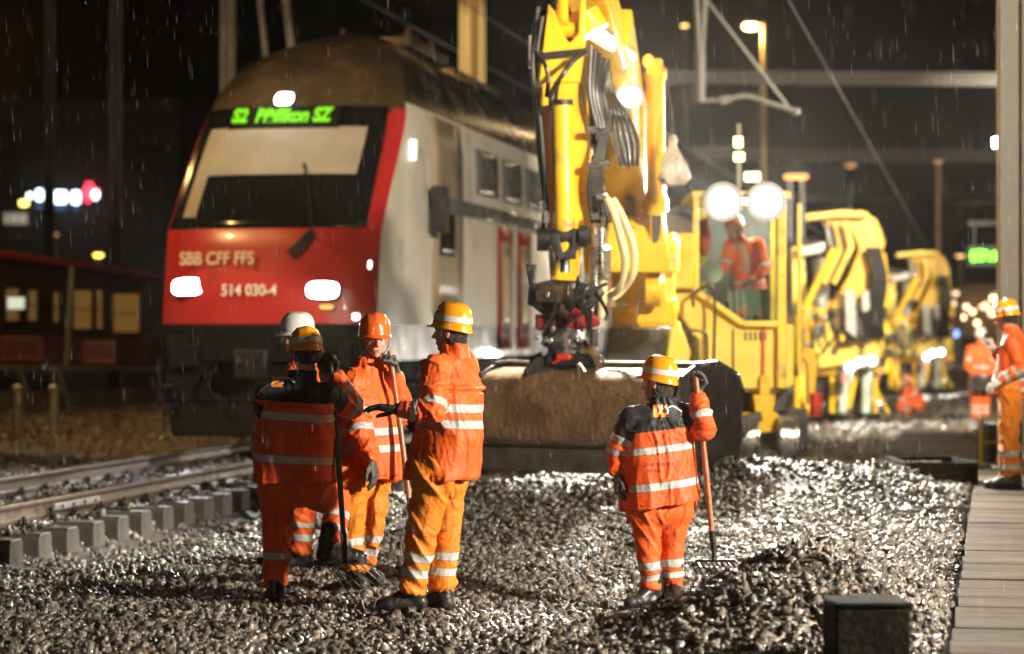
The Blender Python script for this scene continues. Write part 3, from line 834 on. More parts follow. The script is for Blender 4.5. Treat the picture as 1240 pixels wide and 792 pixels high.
def decal(parent, tgt, name, m, centre, uax, vax, shapes, nrm, off=.004, thick=.0015):
    "thin printed patch laid over a garment: flat polygons in (u,v) pressed on the cloth along -nrm"
    me = tgt.data; bm = bmesh.new(); bm.from_mesh(me); bv = BVHTree.FromBMesh(bm); bm.free()
    b = MB(); nrm = V(nrm).normalized(); uax = V(uax).normalized(); vax = V(vax).normalized()
    for poly in shapes:
        vs = []
        for (pu, pv) in poly:
            o = V(centre)+uax*pu+vax*pv+nrm*.4
            hit = bv.ray_cast(o, -nrm)[0]
            vs.append((hit if hit is not None else o-nrm*.4)+nrm*off)
        b.add(vs, [tuple(range(len(vs)))])
    o = b.build(name, m, parent); return o
def grid_shape(poly_fn, us, vs):
    return [[(u0, v0), (u1, v0), (u1, v1), (u0, v1)] for u0, u1 in zip(us[:-1], us[1:]) for v0, v1 in zip(vs[:-1], vs[1:]) if poly_fn((u0+u1)/2, (v0+v1)/2)]

def fork(label, top, neck, tdir, wdir, width=.26, length=.26, n=9, cross=0, dmat=None, hmat=None, grip=False, root=None, curve=.05):
    top, neck = V(top), V(neck)
    if root is None: root = empty('ballast_fork', (neck.x, neck.y, neck.z), label, 'fork', 'hand tools held by the workers')
    hmat = hmat or WOOD
    ax = (top-neck).normalized()
    b = MB(); b.tube([top, top.lerp(neck, .5)+V((.004, 0, 0)), neck+ax*.1], [.0165, .0185, .017], 12); hd = b.build('handle', hmat, root)
    if grip:
        w = V(wdir).normalized(); b = MB(); b.tube([top-w*.06, top, top+w*.06], .018, 10); b.build('grip', hmat, root)
    td = V(tdir).normalized(); w = V(wdir).normalized(); nn = td.cross(w)
    b = MB(); b.cyl(neck+ax*.16, neck, .022, .017, 10); b.cyl(neck+ax*.002, neck-ax*.03, .017, .02, 8); b.build('socket', DRK, root)
    b = MB(); b0 = neck-ax*.03; b.bar(b0-w*width/2, b0+w*width/2, .016, .014, up=nn)
    for k in range(n):
        x = -1+2*k/(n-1); s = b0+w*width/2*x
        P = [s, s+td*length*.35-nn*curve*.5+w*x*.01, s+td*length*.7-nn*curve*.55+w*x*.02, s+td*length+w*x*.03-nn*curve*.1]
        b.tube(P, [.0048, .0045, .004, .0018], 6)
    for c in range(cross):
        t = .3+.3*c; p = b0+td*length*t-nn*curve*.5; b.bar(p-w*width*.52, p+w*width*.52, .005, .005, up=nn)
    b.build('tines', dmat or STL, root)
    return root
WOOD = mat('worn_ash_handle', (.32, .13, .055), .4, var=.3, vscale=14, bump=.1)
WOODD = mat('dark_tool_handle', (.06, .05, .035), .4, var=.3, vscale=14)

TWO = [(.13, .05), (.225, .05)]
def Lw(root, v):  # local person point -> world
    return root.location + Matrix.Rotation(root.rotation_euler.z, 3, 'Z') @ V(v)

# D: amber helmet, plain orange jacket, amber trousers, seen from behind, arm stretched to the left
rD, jD, kD = person('worker in amber helmet and amber trousers, back turned, stretching his left arm out', 512, 741, 14.4, dict(
    head=(546, 402, 0), neck=(552, 428, .0), shL=(527, 447, -.15), shR=(563, 444, .15), elL=(527, 497, -.3), wrL=(483, 494, -.26), elR=(560, 500, .28), wrR=(522, 512, .34),
    hem=(534, 579, 0), hipL=(524, 583, -.09), hipR=(541, 583, .09), knL=(510, 652, -.07), knR=(539, 650, .09), anL=(499, 717, -.04), anR=(534, 719, .10), waist=(546, 510, 0)),
    dict(face=(-.93, .36), helmet=HYEL, tilt=8, jacket=ORG, trousers=TRY, hemw=.225, hemd=.215, jb=[(.335, .05), (.43, .05)], sb=[(.24, .045), (.4, .045)],
         lb=TWO, toeL=(-.95, -.1), toeR=(-.5, .8), seed=1.3, hair=.05, coll=.8, glove=GLB, vent=.53, slant=.03,
         handL=dict(f=(-.96, .1, .12), p=(-.1, -.25, -.95), side=-1, curl=(.15, .3, .25), thumb=.35), handR=dict(f=(-.8, .3, -.3), p=(-.3, -.9, 0), curl=(.6, .7, .4)), voxel=.0085))

# C: orange helmet, looking at the camera, left hand on the shovel handle
rC, jC, kC = person('worker in orange helmet facing the camera with one hand on a wooden tool handle', 432, 713, 15.6, dict(
    head=(454, 412, 0), neck=(446, 438, .02), shL=(468, 459, .16), shR=(427, 463, -.12), elR=(437, 520, -.2), wrR=(453, 556, -.22), elL=(487, 503, .08), wrL=(478, 449, -.02),
    hem=(449, 580, .02), hipL=(450, 583, .1), hipR=(426, 585, -.06), knL=(447, 642, .06), knR=(424, 645, -.04), anL=(438, 686, .06), anR=(432, 692, -.08), waist=(448, 520, 0)),
    dict(face=(.22, -.97), helmet=HORG, hband=False, jacket=ORG, trousers=TRY, hemw=.205, hemd=.19, jb=[(.2, .05), (.31, .05)], sb=[(.2, .045), (.3, .045)],
         lb=[(.1, .05), (.19, .05)], toeL=(.6, -.7), toeR=(.3, -.9), seed=2.7, hair=.0, coll=.3, glove=GLV,
         handR=dict(f=(.18, -.1, -.98), p=(-.9, .3, -.2), side=-1, curl=(.35, .45, .3), thumb=.3),
         handL=dict(f=(-.25, -.3, .85), p=(-.6, -.6, -.1), side=1, curl=(1.1, 1.2, .8), thumb=1.0), voxel=.0085))
g = Lw(rC, jC['wrL']+V((-.03, -.05, .085)))
fork('upright shovel fork with reddish wooden handle held between the orange and amber helmets', g+V((.0, 0, .045)), W(500, 640, 15.4), V((.1, -.3, -1)), V((CT, ST, 0)), width=.22, length=.2, n=7)

# B: back to us in the black-yoked jacket, right foot up on his fork
rB, jB, kB = person('worker in black-yoked jacket with back turned, one boot raised on his fork', 343, 729, 14.9, dict(
    head=(370, 431, .02), neck=(366, 457, .0), shL=(326, 481, -.02), shR=(396, 481, 0), elL=(316, 540, .1), wrL=(326, 575, .26), elR=(425, 494, .12), wrR=(404, 452, .04),
    hem=(355, 584, 0), hipL=(337, 590, 0), hipR=(373, 590, 0), knL=(335, 655, .02), knR=(406, 612, .26), anL=(333, 712, .02), anR=(400, 663, .12), waist=(358, 520, 0)),
    dict(face=(-.28, .96), pitch=12, helmet=HYEL, jacket=ORGY, trousers=TRO, hemw=.262, hemd=.2, jb=[(.15, .05), (.41, .05)], sb=[(.33, .05), (.19, .045)],
         lb=[(.2, .045), (.3, .045)], lbR=[(.1, .045), (.2, .045)], toeL=(-.2, .95), toeR=(.96, .05), seed=3.9, hair=.03, coll=.6, glove=GLB, yokez=.5, yarm=.1, bulk=1.08, tw=.98, wr=.011,
         handR=dict(f=(-.32, -.1, .9), p=(-.3, -.75, -.3), side=1, curl=(1.1, 1.2, .8), thumb=1.), handL=dict(f=(.2, .8, -.3), p=(.9, 0, 0), curl=(.6, .6, .4)), voxel=.0085))
g = Lw(rB, jB['wrR']+V((-.02, -.06, .07)))
fk = W(418, 682, 14.85)
fork('dark-handled ballast fork under the raised boot of the black-yoked worker', g+V((0, 0, .02)), fk+V((0, 0, .03)), (W(456, 722, 14.75)-W(420, 688, 14.85)), V((.8, .55, .1)), width=.24, length=.3, n=7, hmat=WOODD, curve=.03)

# A: white helmet, mostly hidden behind B
rA, jA, kA = person('worker in white helmet facing left, mostly hidden behind the black-yoked jacket', 362, 689, 16.9, dict(
    head=(359, 409, 0), neck=(366, 434, .0), shL=(362, 452, -.18), shR=(368, 450, .18), elL=(366, 500, -.22), wrL=(345, 520, -.2), elR=(364, 500, .22), wrR=(344, 520, .2),
    hem=(366, 570, 0), hipL=(366, 572, -.09), hipR=(368, 572, .09), knL=(368, 626, -.07), knR=(350, 624, .1), anL=(364, 671, -.06), anR=(345, 671, .12)),
    dict(face=(-.97, .05), helmet=HWHT, hband=False, jacket=ORG, trousers=TRO, hemw=.19, hemd=.17, jb=[(.2, .05), (.35, .05)], sb=[(.2, .045)], lb=TWO,
         toeL=(-.95, -.2), toeR=(-.95, .1), seed=5.1, hair=.03, handL=dict(f=(-.9, 0, -.2), p=(0, .5, -.8), curl=(.6, .6, .4)), handR=dict(f=(-.9, 0, -.2), p=(0, -.5, -.8), curl=(.6, .6, .4)), voxel=.012))

# E: right worker leaning on a raised fork handle
rE, jE, kE = person('stocky worker in black-yoked orange jacket standing alone, one arm raised on a fork handle', 790, 739, 15.5, dict(
    head=(797, 464, 0), neck=(803, 487, .0), shL=(765, 507, -.04), shR=(834, 504, .04), elL=(748, 546, -.02), wrL=(747, 574, -.06), elR=(852, 520, -.1), wrR=(843, 474, -.04),
    hem=(800, 611, 0), hipL=(781, 618, -.02), hipR=(818, 617, .02), knL=(784, 668, -.04), knR=(814, 665, .02), anL=(789, 714, -.03), anR=(815, 711, .03), waist=(797, 550, 0)),
    dict(face=(-.86, .5), helmet=HYEL, tilt=9, jacket=ORGY, trousers=TRO, hemw=.262, hemd=.21, slant=.14, jb=[(.135, .05), (.365, .045)], sb=[(.235, .05), (.15, .05)], sbR=[(.29, .05)],
         lb=[(.085, .04), (.16, .055)], toeL=(-.75, -.55), toeR=(.1, -.95), seed=6.4, hair=.085, coll=.45, glove=GLV, yokez=.485, yarm=.14, bulk=1.06, tw=.86,
         handR=dict(f=(0, .05, 1), p=(-.2, -.9, 0), side=1, curl=(1.2, 1.3, .8), thumb=1.), handL=dict(f=(.0, -.1, -1), p=(.9, .1, 0), side=1, curl=(.45, .5, .3), thumb=.4), voxel=.0085))
g = Lw(rE, jE['wrR']+V((-.012, -.045, .085)))
RT_ = V((CT, ST, 0))
fork('fork with tan wooden handle and dark wire-crossed tines beside the lone stocky worker', g+V((0, 0, .03)), W(865, 673, 15.42), (W(888, 708, 15.45)-W(866, 677, 15.42)), RT_, width=.25, length=.22, n=9, cross=2, dmat=DRK)
fork_dir = None
# back print of E: small square emblem with a swirl, worn lettering below
RT_ = V((CT, ST, 0))
PRN = mat('orange_print', (.8, .25, .03), .5, var=.1); PRW = mat('silver_print', (.6, .6, .58), .4, var=.1); PRD = mat('dark_red_print', (.42, .03, .01), .55, var=.2)
def backprint(root, jk, cpx, size=1.):
    c = V(cpx)
    us = np.linspace(-.045, .045, 10)*size; vs = np.linspace(-.04, .04, 9)*size
    decal(jk, jk, 'emblem_square', PRN, c+V((-.04, 0, 0))*size, (1, 0, 0), (0, 0, 1), grid_shape(lambda u, v: True, us, vs), (0, -1, 0), .004)
    seg = []
    for k in range(26):
        t0, t1 = (-.2+1.35*k/26)*math.pi, (-.2+1.35*(k+1)/26)*math.pi
        for (r0, r1, cx) in ((.026, .035, -.02), (.012, .018, -.02)):
            seg.append([(cx+math.cos(t0)*r0, math.sin(t0)*r0*.9), (cx+math.cos(t0)*r1, math.sin(t0)*r1*.9), (cx+math.cos(t1)*r1, math.sin(t1)*r1*.9), (cx+math.cos(t1)*r0, math.sin(t1)*r0*.9)])
    for k in range(16):
        x0 = .0+.1*k/16; x1 = .0+.1*(k+1)/16
        f = lambda x: .018*math.sin(x*42)+.012
        seg.append([(x0, f(x0)-.006), (x1, f(x1)-.006), (x1, f(x1)+.006), (x0, f(x0)+.006)])
    seg = [[(a*size, b_*size) for a, b_ in p] for p in seg]
    decal(jk, jk, 'emblem_swirl', PRW, c, (1, 0, 0), (0, 0, 1), seg, (0, -1, 0), .007)
zE = lambda py: (739-py)/(F/15.5)
xE = lambda px: (px-790)/(F/15.5)
backprint(rE, kE, (xE(806), 0, zE(497)))
# worn, unreadable lettering across the lower back
seg = []
random.seed(31)
for row, (zz, n, w) in enumerate(((0.010, 15, .19), (-.03, 8, .1))):
    for k in range(n):
        x = -w/2-.0+w*k/n - (.03 if row else 0); st = random.choice((0, 1, 2, 3)); h = .011
        bars = [((x, zz-h), (x+.004, zz+h))] if st != 2 else []
        if st in (1, 2): bars += [((x, zz+h-.004), (x+.009, zz+h)), ((x+.0, zz-.002), (x+.009, zz+.002))]
        if st in (0, 2): bars += [((x+.0, zz-h), (x+.009, zz-h+.004))]
        if st == 3: bars += [((x+.006, zz-h), (x+.009, zz+h*.4))]
        for (a0, b0), (a1, b1) in bars: seg.append([(a0, b0), (a1, b0), (a1, b1), (a0, b1)])
decal(kE, kE, 'worn_lettering', PRD, (xE(797), 0, zE(562)), (1, 0, 0), (0, 0, 1), seg, (0, -1, 0), .003)
random.seed(8)
zB = lambda py: (729-py)/(F/14.9); xB = lambda px: (px-343)/(F/14.9)
backprint(rB, kB, (xB(343), 0, zB(462)), .8)

# F: standing on the platform at the right edge
rF, jF, kF = person('worker in amber trousers and banded orange helmet standing on the platform slabs by the mast', 1214, 592, 23.3, dict(
    head=(1219, 386, 0), neck=(1227, 404, .02), shL=(1221, 415, -.17), shR=(1237, 414, .19), elL=(1230, 446, -.24), wrL=(1206, 462, -.2), elR=(1226, 446, .22), wrR=(1206, 424, .1),
    hem=(1224, 478, 0), hipL=(1222, 480, -.08), hipR=(1226, 480, .08), knL=(1220, 530, -.07), knR=(1224, 530, .07), anL=(1225, 578, -.05), anR=(1221, 580, .07)),
    dict(face=(-.93, .3), pitch=10, helmet=HYEL, muffs=True, jacket=ORG, trousers=TRY, hemw=.185, hemd=.2, jb=[(.05, .05), (.15, .05)], sb=[(.32, .05), (.42, .05)],
         lb=[(.23, .06), (.1, .055)], toeL=(-.97, -.15), toeR=(-.9, .2), seed=7.7, glove=GLW, z=.16,
         handL=dict(f=(-.85, -.1, -.45), p=(0, .3, -.9), side=-1, curl=(.5, .6, .4)), handR=dict(f=(-.4, -.3, .85), p=(-.7, .3, 0), side=1, curl=(.9, 1, .6)), voxel=.014, bvox=.008))
# his two-way radio
b = MB(); q = Lw(rF, jF['wrR']+V((-.07, -.02, .09)))
b.mat(DRK); b.box(q, (.055, .035, .12)); b.cyl(q+V((.015, 0, .06)), q+V((.015, 0, .17)), .006, .004)
b.mat(lamp_mat('radio_display', (.25, .35, 1.), 1.2)); b.box(q+V((-.028, -.0, .02)), (.004, .026, .04))
o = b.build('radio', None, None, bevel=.003); tag(o, 'small dark handheld radio held up in the pale glove of the platform worker', 'radio')

# G: farther worker, standing, facing the camera
rG, jG, kG = person('distant worker in pale helmet standing beyond the platform worker, dark bag at the waist', 1186, 513, 44.5, dict(
    head=(1187, 408, 0), neck=(1187, 418, .02), shL=(1199, 423, 0), shR=(1175, 423, 0), elL=(1204, 443, -.08), wrL=(1196, 455, -.25), elR=(1170, 443, -.08), wrR=(1178, 455, -.25),
    hem=(1187, 464, 0), hipL=(1193, 465, 0), hipR=(1181, 465, 0), knL=(1193, 488, 0), knR=(1181, 488, 0), anL=(1193, 507, .02), anR=(1180, 507, 0)),
    dict(face=(-.5, -.86), helmet=HWHT, jacket=ORG, trousers=TRO, hemw=.21, hemd=.18, jb=[(.12, .05), (.3, .05)], sb=[(.2, .05)], lb=TWO, toeL=(.1, -.95), toeR=(-.3, -.9),
         seed=8.8, handL=dict(f=(-.6, -.5, -.4), p=(-.5, .2, 0), curl=(.5, .5, .4)), handR=dict(f=(.6, -.5, -.4), p=(.5, .2, 0), curl=(.5, .5, .4)), voxel=.02, bvox=.012, facing_detail=False))
b = MB(); q = Lw(rG, V((0, -.24, jG['hem'].z-.02)))
b.box(q, (.42, .16, .2), rot=Matrix.Rotation(TH, 3, 'Z')); b.bar(q+V((-.2, 0, .08)), Lw(rG, V((.12, -.1, 1.35))), .03, .01)
o = b.build('tool_bag', RUB, None, bevel=.03); tag(o, 'dark tool bag slung across the waist of the distant worker', 'bag')

# Hc: crouching worker far down the trench
rH, jH, kH = person('worker crouching at the trench below the farthest yellow machine', 1102, 508, 50, dict(
    head=(1095, 463, -.1), neck=(1101, 470, .0), shL=(1096, 475, -.15), shR=(1110, 473, .12), elL=(1088, 487, -.25), wrL=(1086, 498, -.3), elR=(1092, 486, .15), wrR=(1088, 497, .05),
    hem=(1112, 490, .05), hipL=(1110, 491, -.08), hipR=(1114, 491, .1), knL=(1094, 487, -.15), knR=(1096, 488, .15), anL=(1098, 502, -.1), anR=(1103, 502, .15)),
    dict(face=(-.85, -.5), pitch=-35, helmet=HORG, jacket=ORG, trousers=TRO, hemw=.19, hemd=.18, jb=[(.1, .05), (.3, .05)], sb=[(.2, .05)], lb=TWO, toeL=(-.9, -.3), toeR=(-.9, -.1),
         seed=9.2, handL=dict(f=(-.3, -.2, -.8), p=(.5, .2, 0), curl=(.5, .5, .4)), handR=dict(f=(-.3, -.1, -.8), p=(.5, .2, 0), curl=(.5, .5, .4)), voxel=.02, bvox=.012, facing_detail=False))
# ------------------------------------------------------------------ passenger train
TX, TY, TZ = -8.62, 28.9, RAILZ+.03
train = empty('passenger_train', (TX, TY, TZ), 'red and white double-deck passenger train with lit headlights and green destination display', 'train')
TRED = mat('train_red_paint', (.43, .026, .022), .38, var=.1, vscale=1.5, coat=.12, dirt=(.2, .02, .018), dirt_amt=.1, dscale=1)
TWHT = mat('train_warm_white_paint', (.92, .85, .72), .45, var=.08, vscale=1.2, coat=.12, dirt=(.4, .36, .3), dirt_amt=.2, dscale=.7)
TBRZ = mat('train_beige_shade_and_panel', (.5, .4, .26), .35, .0, var=.15, vscale=1.5, coat=.6)
TBLU = mat('train_dark_blue_skirt', (.025, .035, .11), .35, var=.15, vscale=2, coat=.4)
TWIN = mat('train_tinted_side_window', (.17, .18, .165), .2, var=.1, spec=.5)
TGRY = mat('train_grey_window_band', (.13, .13, .13), .3, var=.15, vscale=2, coat=.4)
TROF = mat('train_dark_roof', (.12, .085, .04), .22, .55, var=.35, vscale=2.2, coat=.5, dirt=(.09, .075, .05), dirt_amt=.4, dscale=1.4)
TGLS = mat('train_dark_window_glass', (.008, .009, .009), .12, var=0, spec=.35)
TUND = mat('train_underframe_black', (.009, .009, .0088), .7, .0, spec=.12, var=.4, vscale=4, bump=.3, bscale=12)
BLND = mat('beige_roller_blind', (.3, .28, .24), .75, var=.1, vscale=2)
WHT = mat('white_lettering', (.85, .83, .8), .5, var=0)
HR = 1.4
def tw(z): return 1.4 if z < 3.7 else 1.4*max(0., 1-((z-3.7)/2.001)**2.4)**.5
def rake(z):
    if z < 1.45: return .12*(1.45-z)
    if z < 2.7: return .22*((z-1.45)/1.25)**1.3
    if z < 4.3: t = (z-2.7)/1.6; return .22+1.42*t+.12*t*t
    t = (z-4.3)/HR; return 1.76+1.0*t+1.9*t**3
def TF(u, z, off=0.):
    w = tw(z); y = rake(z)+.42*abs(u)**3.2
    n = V((.5*u*abs(u)**1.5, -1, .75 if z > 2.7 else .12)).normalized()
    return V((TX+u*w, TY+y, TZ+z))+n*off
def patch(name, m, u0, u1, z0, z1, parent, off=.0, nu=16, nz=12, thick=.0, fu=None):
    b = MB(); vs = []
    for i in range(nz+1):
        z = z0+(z1-z0)*i/nz
        a, c = (u0, u1) if fu is None else fu(z)
        for k in range(nu+1): vs.append(TF(a+(c-a)*k/nu, z, off))
    n = nu+1
    b.add(vs, [(i*n+k, i*n+k+1, (i+1)*n+k+1, (i+1)*n+k) for i in range(nz) for k in range(nu)])
    o = b.build(name, m, parent)
    if thick: s = o.modifiers.new('s', 'SOLIDIFY'); s.thickness = thick; s.offset = 0
    return o
# shell: front face + side/roof skin
TL = 46.
b = MB()
zs = list(np.concatenate([np.linspace(1.05, 2.7, 8), np.linspace(2.85, 4.3, 9)[0:], 4.3+HR*np.sin(np.linspace(.12, math.pi/2, 14))]))
us = np.sin(np.linspace(-1, 1, 25)*math.pi/2*.999)/math.sin(math.pi/2*.999)
vs = []; n = len(us)
for z in zs:
    for u in us: vs.append(TF(u, z))
for i in range(len(zs)-1):
    zm = (zs[i]+zs[i+1])/2
    m_ = TUND if zm < 1.44 else TRED if zm < 2.7 else TRED if zm < 4.3 else TROF
    b.mat(m_)
    o = len(b.v) if i == 0 else 0
    if i == 0: b.v += vs
    for k in range(n-1): b.f.append([i*n+k, i*n+k+1, (i+1)*n+k+1, (i+1)*n+k]); b.m.append(b.cur)
b.build('front_shell', None, train, angle=55)
b = MB(); sts = [0, .15, .6, 1.5, 3, 6, 12, 20, 26]; 
SN = [(1, z) for z in zs] + [(-1, z) for z in reversed(zs[:-1])]
def SP(sd, z, y, off=0.):
    w = tw(z); y0 = rake(z)+.42
    if y < y0: y = y0
    return V((TX+sd*(w+off), TY+y, TZ+z))
m = len(SN); allv = []
for st in sts:
    for sd, z in SN:
        y0 = rake(z)+.42; yy = y0+(st if st < 4 else 0) if st < 4 else max(y0+3.2, st)
        allv.append(V((TX+sd*tw(z), TY+yy, TZ+z)))
b.v += allv
for i in range(len(sts)-1):
    for k in range(m-1):
        z = (SN[k][1]+SN[k+1][1])/2
        b.mat(TBLU if z < 1.62 else TWHT if z < 4.5 else TROF)
        b.f.append([i*m+k, i*m+k+1, (i+1)*m+k+1, (i+1)*m+k]); b.m.append(b.cur)
b.build('body', None, train, angle=50)
# rear wall and a following coach
b = MB()
for (y0, y1) in ((26.5, 46.5), (47, 67)):
    vs = []
    for y in (y0, y1):
        for sd, z in SN: vs.append(V((TX+sd*tw(z), TY+y, TZ+z)))
    o = len(b.v); b.v += vs
    for k in range(m-1):
        z = (SN[k][1]+SN[k+1][1])/2
        b.mat(TBLU if z < 1.62 else TWHT if z < 4.5 else TROF)
        b.f.append([o+k, o+k+1, o+m+k+1, o+m+k]); b.m.append(b.cur)
    b.mat(TUND); b.f.append([o+i for i in range(m)]); b.m.append(b.cur); b.f.append([o+m+i for i in range(m)]); b.m.append(b.cur)
b.build('following_coach', None, train, angle=50)
# front details
patch('windscreen', TGLS, -.86, .86, 2.72, 4.38, train, .014, 20, 14, thick=.006, fu=lambda z: (-.975, .88-.02*(z-2.7)))  # left end blacks out the red border there, painting in its shade
bl = patch('sun_blind', BLND, -.8, .6, 3.42, 4.08, train, .026, 14, 8, fu=lambda z: (-.84, .70))
patch('sun_blind', BLND, -.84, -.68, 2.86, 3.42, train, .026, 4, 8, fu=lambda z: (-.84-.0*z, -.70))
patch('red_surround', TRED, .885, 1.0, 2.7, 4.36, train, .006, 4, 12)
# wiper
b = MB(); b.tube([TF(.42, 2.66, .05), TF(.30, 2.46, .06), TF(.24, 2.40, .05)], .035, 8); b.tube([TF(.44, 2.62, .06), TF(.35, 3.1, .05), TF(.22, 3.55, .05)], .015, 6); b.build('wiper', RUB, train)
# destination display
GRN = lamp_mat('green_display_led', (.26, 1., .0), 1.0)
patch('display_housing', TUND, -.64, .44, 4.06, 4.36, train, .03, 12, 4, thick=.02)
pm = TF(-.10, 4.27, .05); nn = V((0, -1, 1.02)).normalized(); 
xa = V((1, 0, 0)); ya = nn.cross(xa)
Mt = Matrix((xa, ya, nn)).transposed().to_4x4(); Mt.translation = TF(-.13, 4.215, .06)
text_obj('destination_text', 'S2  Pfäffikon SZ', .38, GRN, Mt, train, .003, .55, .018)
# lamps
HW = lamp_mat('headlight_lens', (.95, .98, 1.), 26)
def ovlamp(name, u, z, a, c, m_, p, dep=.05):
    cen = TF(u, z, .01); n_ = V((.08*u, -1, .25 if z < 2.7 else .8)).normalized(); X = V((1, 0, 0)); X = (X-n_*X.dot(n_)).normalized(); Y = n_.cross(X)
    b = MB(); pts = []
    for k in range(24):
        t = 2*math.pi*k/24; cx, sy = math.cos(t), math.sin(t)
        pts.append(cen+X*math.copysign(abs(cx)**.6, cx)*a*1.12+Y*math.copysign(abs(sy)**.6, sy)*c*1.18-n_*.05)
    b.prism(pts, n_*(.05+.03)); h = b.build(name, TUND, p)
    b = MB(); b.prism([cen+(q-cen+n_*.05)*.9+n_*.022 for q in pts], n_*.014); b.build('lens', m_, h)
    return cen, n_
for u in (-.70, .56):
    c_, n_ = ovlamp('headlight', u, 1.98 if u < 0 else 1.93, .2, .1, HW, train)
    point_light('headlight_beam', c_+V((0, -.25, 0)), 260, (.95, .98, 1.), .1, spot=120, aim=c_+V((.6, -8, -.6)))
c_, n_ = ovlamp('marker_light', -.16, 4.47, .12, .1, HW, train)
point_light('marker_beam', c_+V((0, -.6, .3)), 15, (.9, .98, 1.), .1)
ovlamp('marker_light', .84, 1.6, .045, .04, lamp_mat('small_white_lamp', (1, .95, .85), 5), train)
ovlamp('marker_light', .60, 1.72, .09, .03, lamp_mat('small_amber_lamp', (1, .6, .1), 1.2), train)
ovlamp('marker_light', .93, 2.25, .02, .05, lamp_mat('small_white_lamp', (1, .95, .85), 5), train)
# railway lettering on the front, class number below
def ftext(name, body, u, z, size, sx=1., bold=.003):
    q_ = .96*u*abs(u)**1.2; n_ = V((q_, -1, .1)).normalized(); X = V((1, q_, 0)).normalized(); Y = n_.cross(X)
    Mt = Matrix((X, Y, n_)).transposed().to_4x4(); Mt.translation = TF(u, z, .045); return text_obj(name, body, size, WHT, Mt, train, .003, sx, bold)
ftext('railway_lettering', 'SBB CFF FFS', -.42, 2.33, .225, .88)
ftext('class_number', '514 030-4', -.1, 1.93, .2, .88, .003)
# grab rails, corner parts, coupler, snow plough
b = MB(); b.box((TX, TY+.55, TZ+.95), (2.55, .8, .85)); b.box((TX, TY+.9, TZ+.42), (2.3, 1.1, .35)); 
b.prism([V((TX-1.15, TY-.02, TZ+.12)), V((TX+1.15, TY-.02, TZ+.12)), V((TX+1.25, TY+.2, TZ+.62)), V((TX-1.25, TY+.2, TZ+.62))], (0, .08, 0)); b.build('front_valance', TUND, train, bevel=.03)
b = MB(); b.cyl((TX, TY-.28, TZ+1.02), (TX, TY+.5, TZ+1.02), .12); b.box((TX, TY-.3, TZ+1.02), (.42, .24, .36)); b.cyl((TX-.12, TY-.5, TZ+1.05), (TX-.12, TY-.3, TZ+1.05), .03, .08)
b.build('coupler', DRK, train, bevel=.02)
for sx in (-1, 1):
    b = MB(); b.box((TX+sx*.98, TY+.05, TZ+1.12), (.36, .25, .28)); b.tube([(TX+sx*.6, TY-.05, TZ+.95), (TX+sx*.62, TY-.12, TZ+.7), (TX+sx*.4, TY-.08, TZ+.55)], .03); b.build('buffer_beam', TUND, train, bevel=.02)
    b = MB(); b.box((TX+sx*1.2, TY+.25, TZ+.75), (.22, .5, .05)); b.box((TX+sx*1.2, TY+.25, TZ+.5), (.22, .5, .04)); b.bar((TX+sx*1.3, TY+.02, TZ+.5), (TX+sx*1.3, TY+.02, TZ+1.1), .03); b.build('step', DRK, train)
def wy(px): return TX*0+7.15/math.tan(TH-math.atan((px-620)/F))-TY
def spatch(name, m_, y0, y1, z0, z1, off=.012, parent=None):
    b = MB(); ny_, nz_ = 4, 6; vs = []
    for i in range(nz_+1):
        z = z0+(z1-z0)*i/nz_
        for k in range(ny_+1): vs.append(SP(1, z, y0+(y1-y0)*k/ny_, off))
    n = ny_+1; b.add(vs, [(i*n+k, i*n+k+1, (i+1)*n+k+1, (i+1)*n+k) for i in range(nz_) for k in range(ny_)])
    o = b.build(name, m_, parent or train); s = o.modifiers.new('s', 'SOLIDIFY'); s.thickness = .012; s.offset = 0; return o
# cab door area, mirror, grey band, windows, passenger doors
cd = spatch('cab_door', TBRZ, 3.6, 5.6, 1.66, 4.42)  # beige puts the white side's shading and reflection into the door colour
spatch('door_window', TGLS, 4.0, 5.0, 2.5, 3.1, .024, cd)
b = MB(); b.box(SP(1, 3.1, 3.35, .17), (.18, .32, .62)); b.tube([SP(1, 3.3, 3.7, 0), SP(1, 3.3, 3.5, .15)], .025); b.box(SP(1, 3.1, 3.18, .17)+V((0, 0, 0)), (.15, .02, .5)); b.build('mirror', RUB, train, bevel=.03)
b = MB(); b.cyl(SP(1, 3.95, 2.3, .03), SP(1, 3.7, 2.2, .05), .05, .04); b.build('side_lamp', lamp_mat('side_reflector', (1, .97, .9), 2.2), train)
spatch('band', TGRY, 3.45, 25, 3.12, 3.34, .018)
for k in range(9):
    y0 = 6.6+k*2.05
    w_ = spatch('window', TWIN, y0, y0+1.7, 3.5, 4.18, .016)
    if y0 > 14: spatch('window', TWIN, y0, y0+1.7, 1.95, 2.75, .016)
for y0 in (8.3, 10.0, 20.0):
    dr = spatch('passenger_door', TRED, y0, y0+1.15, 1.15, 3.08, .022)
    spatch('door_window', TBRZ, y0+.2, y0+.95, 1.4, 2.85, .034, dr)
b = MB()
for y0, L in ((6.8, 2.6), (10.4, 5), (15.8, 2.2)): b.box((TX+1.12, TY+y0+L/2, TZ+.78), (.4, L, .5))
b.box((TX, TY+13, TZ+.9), (2.4, 25, .28)); b.build('equipment_box', TUND, train, bevel=.02)
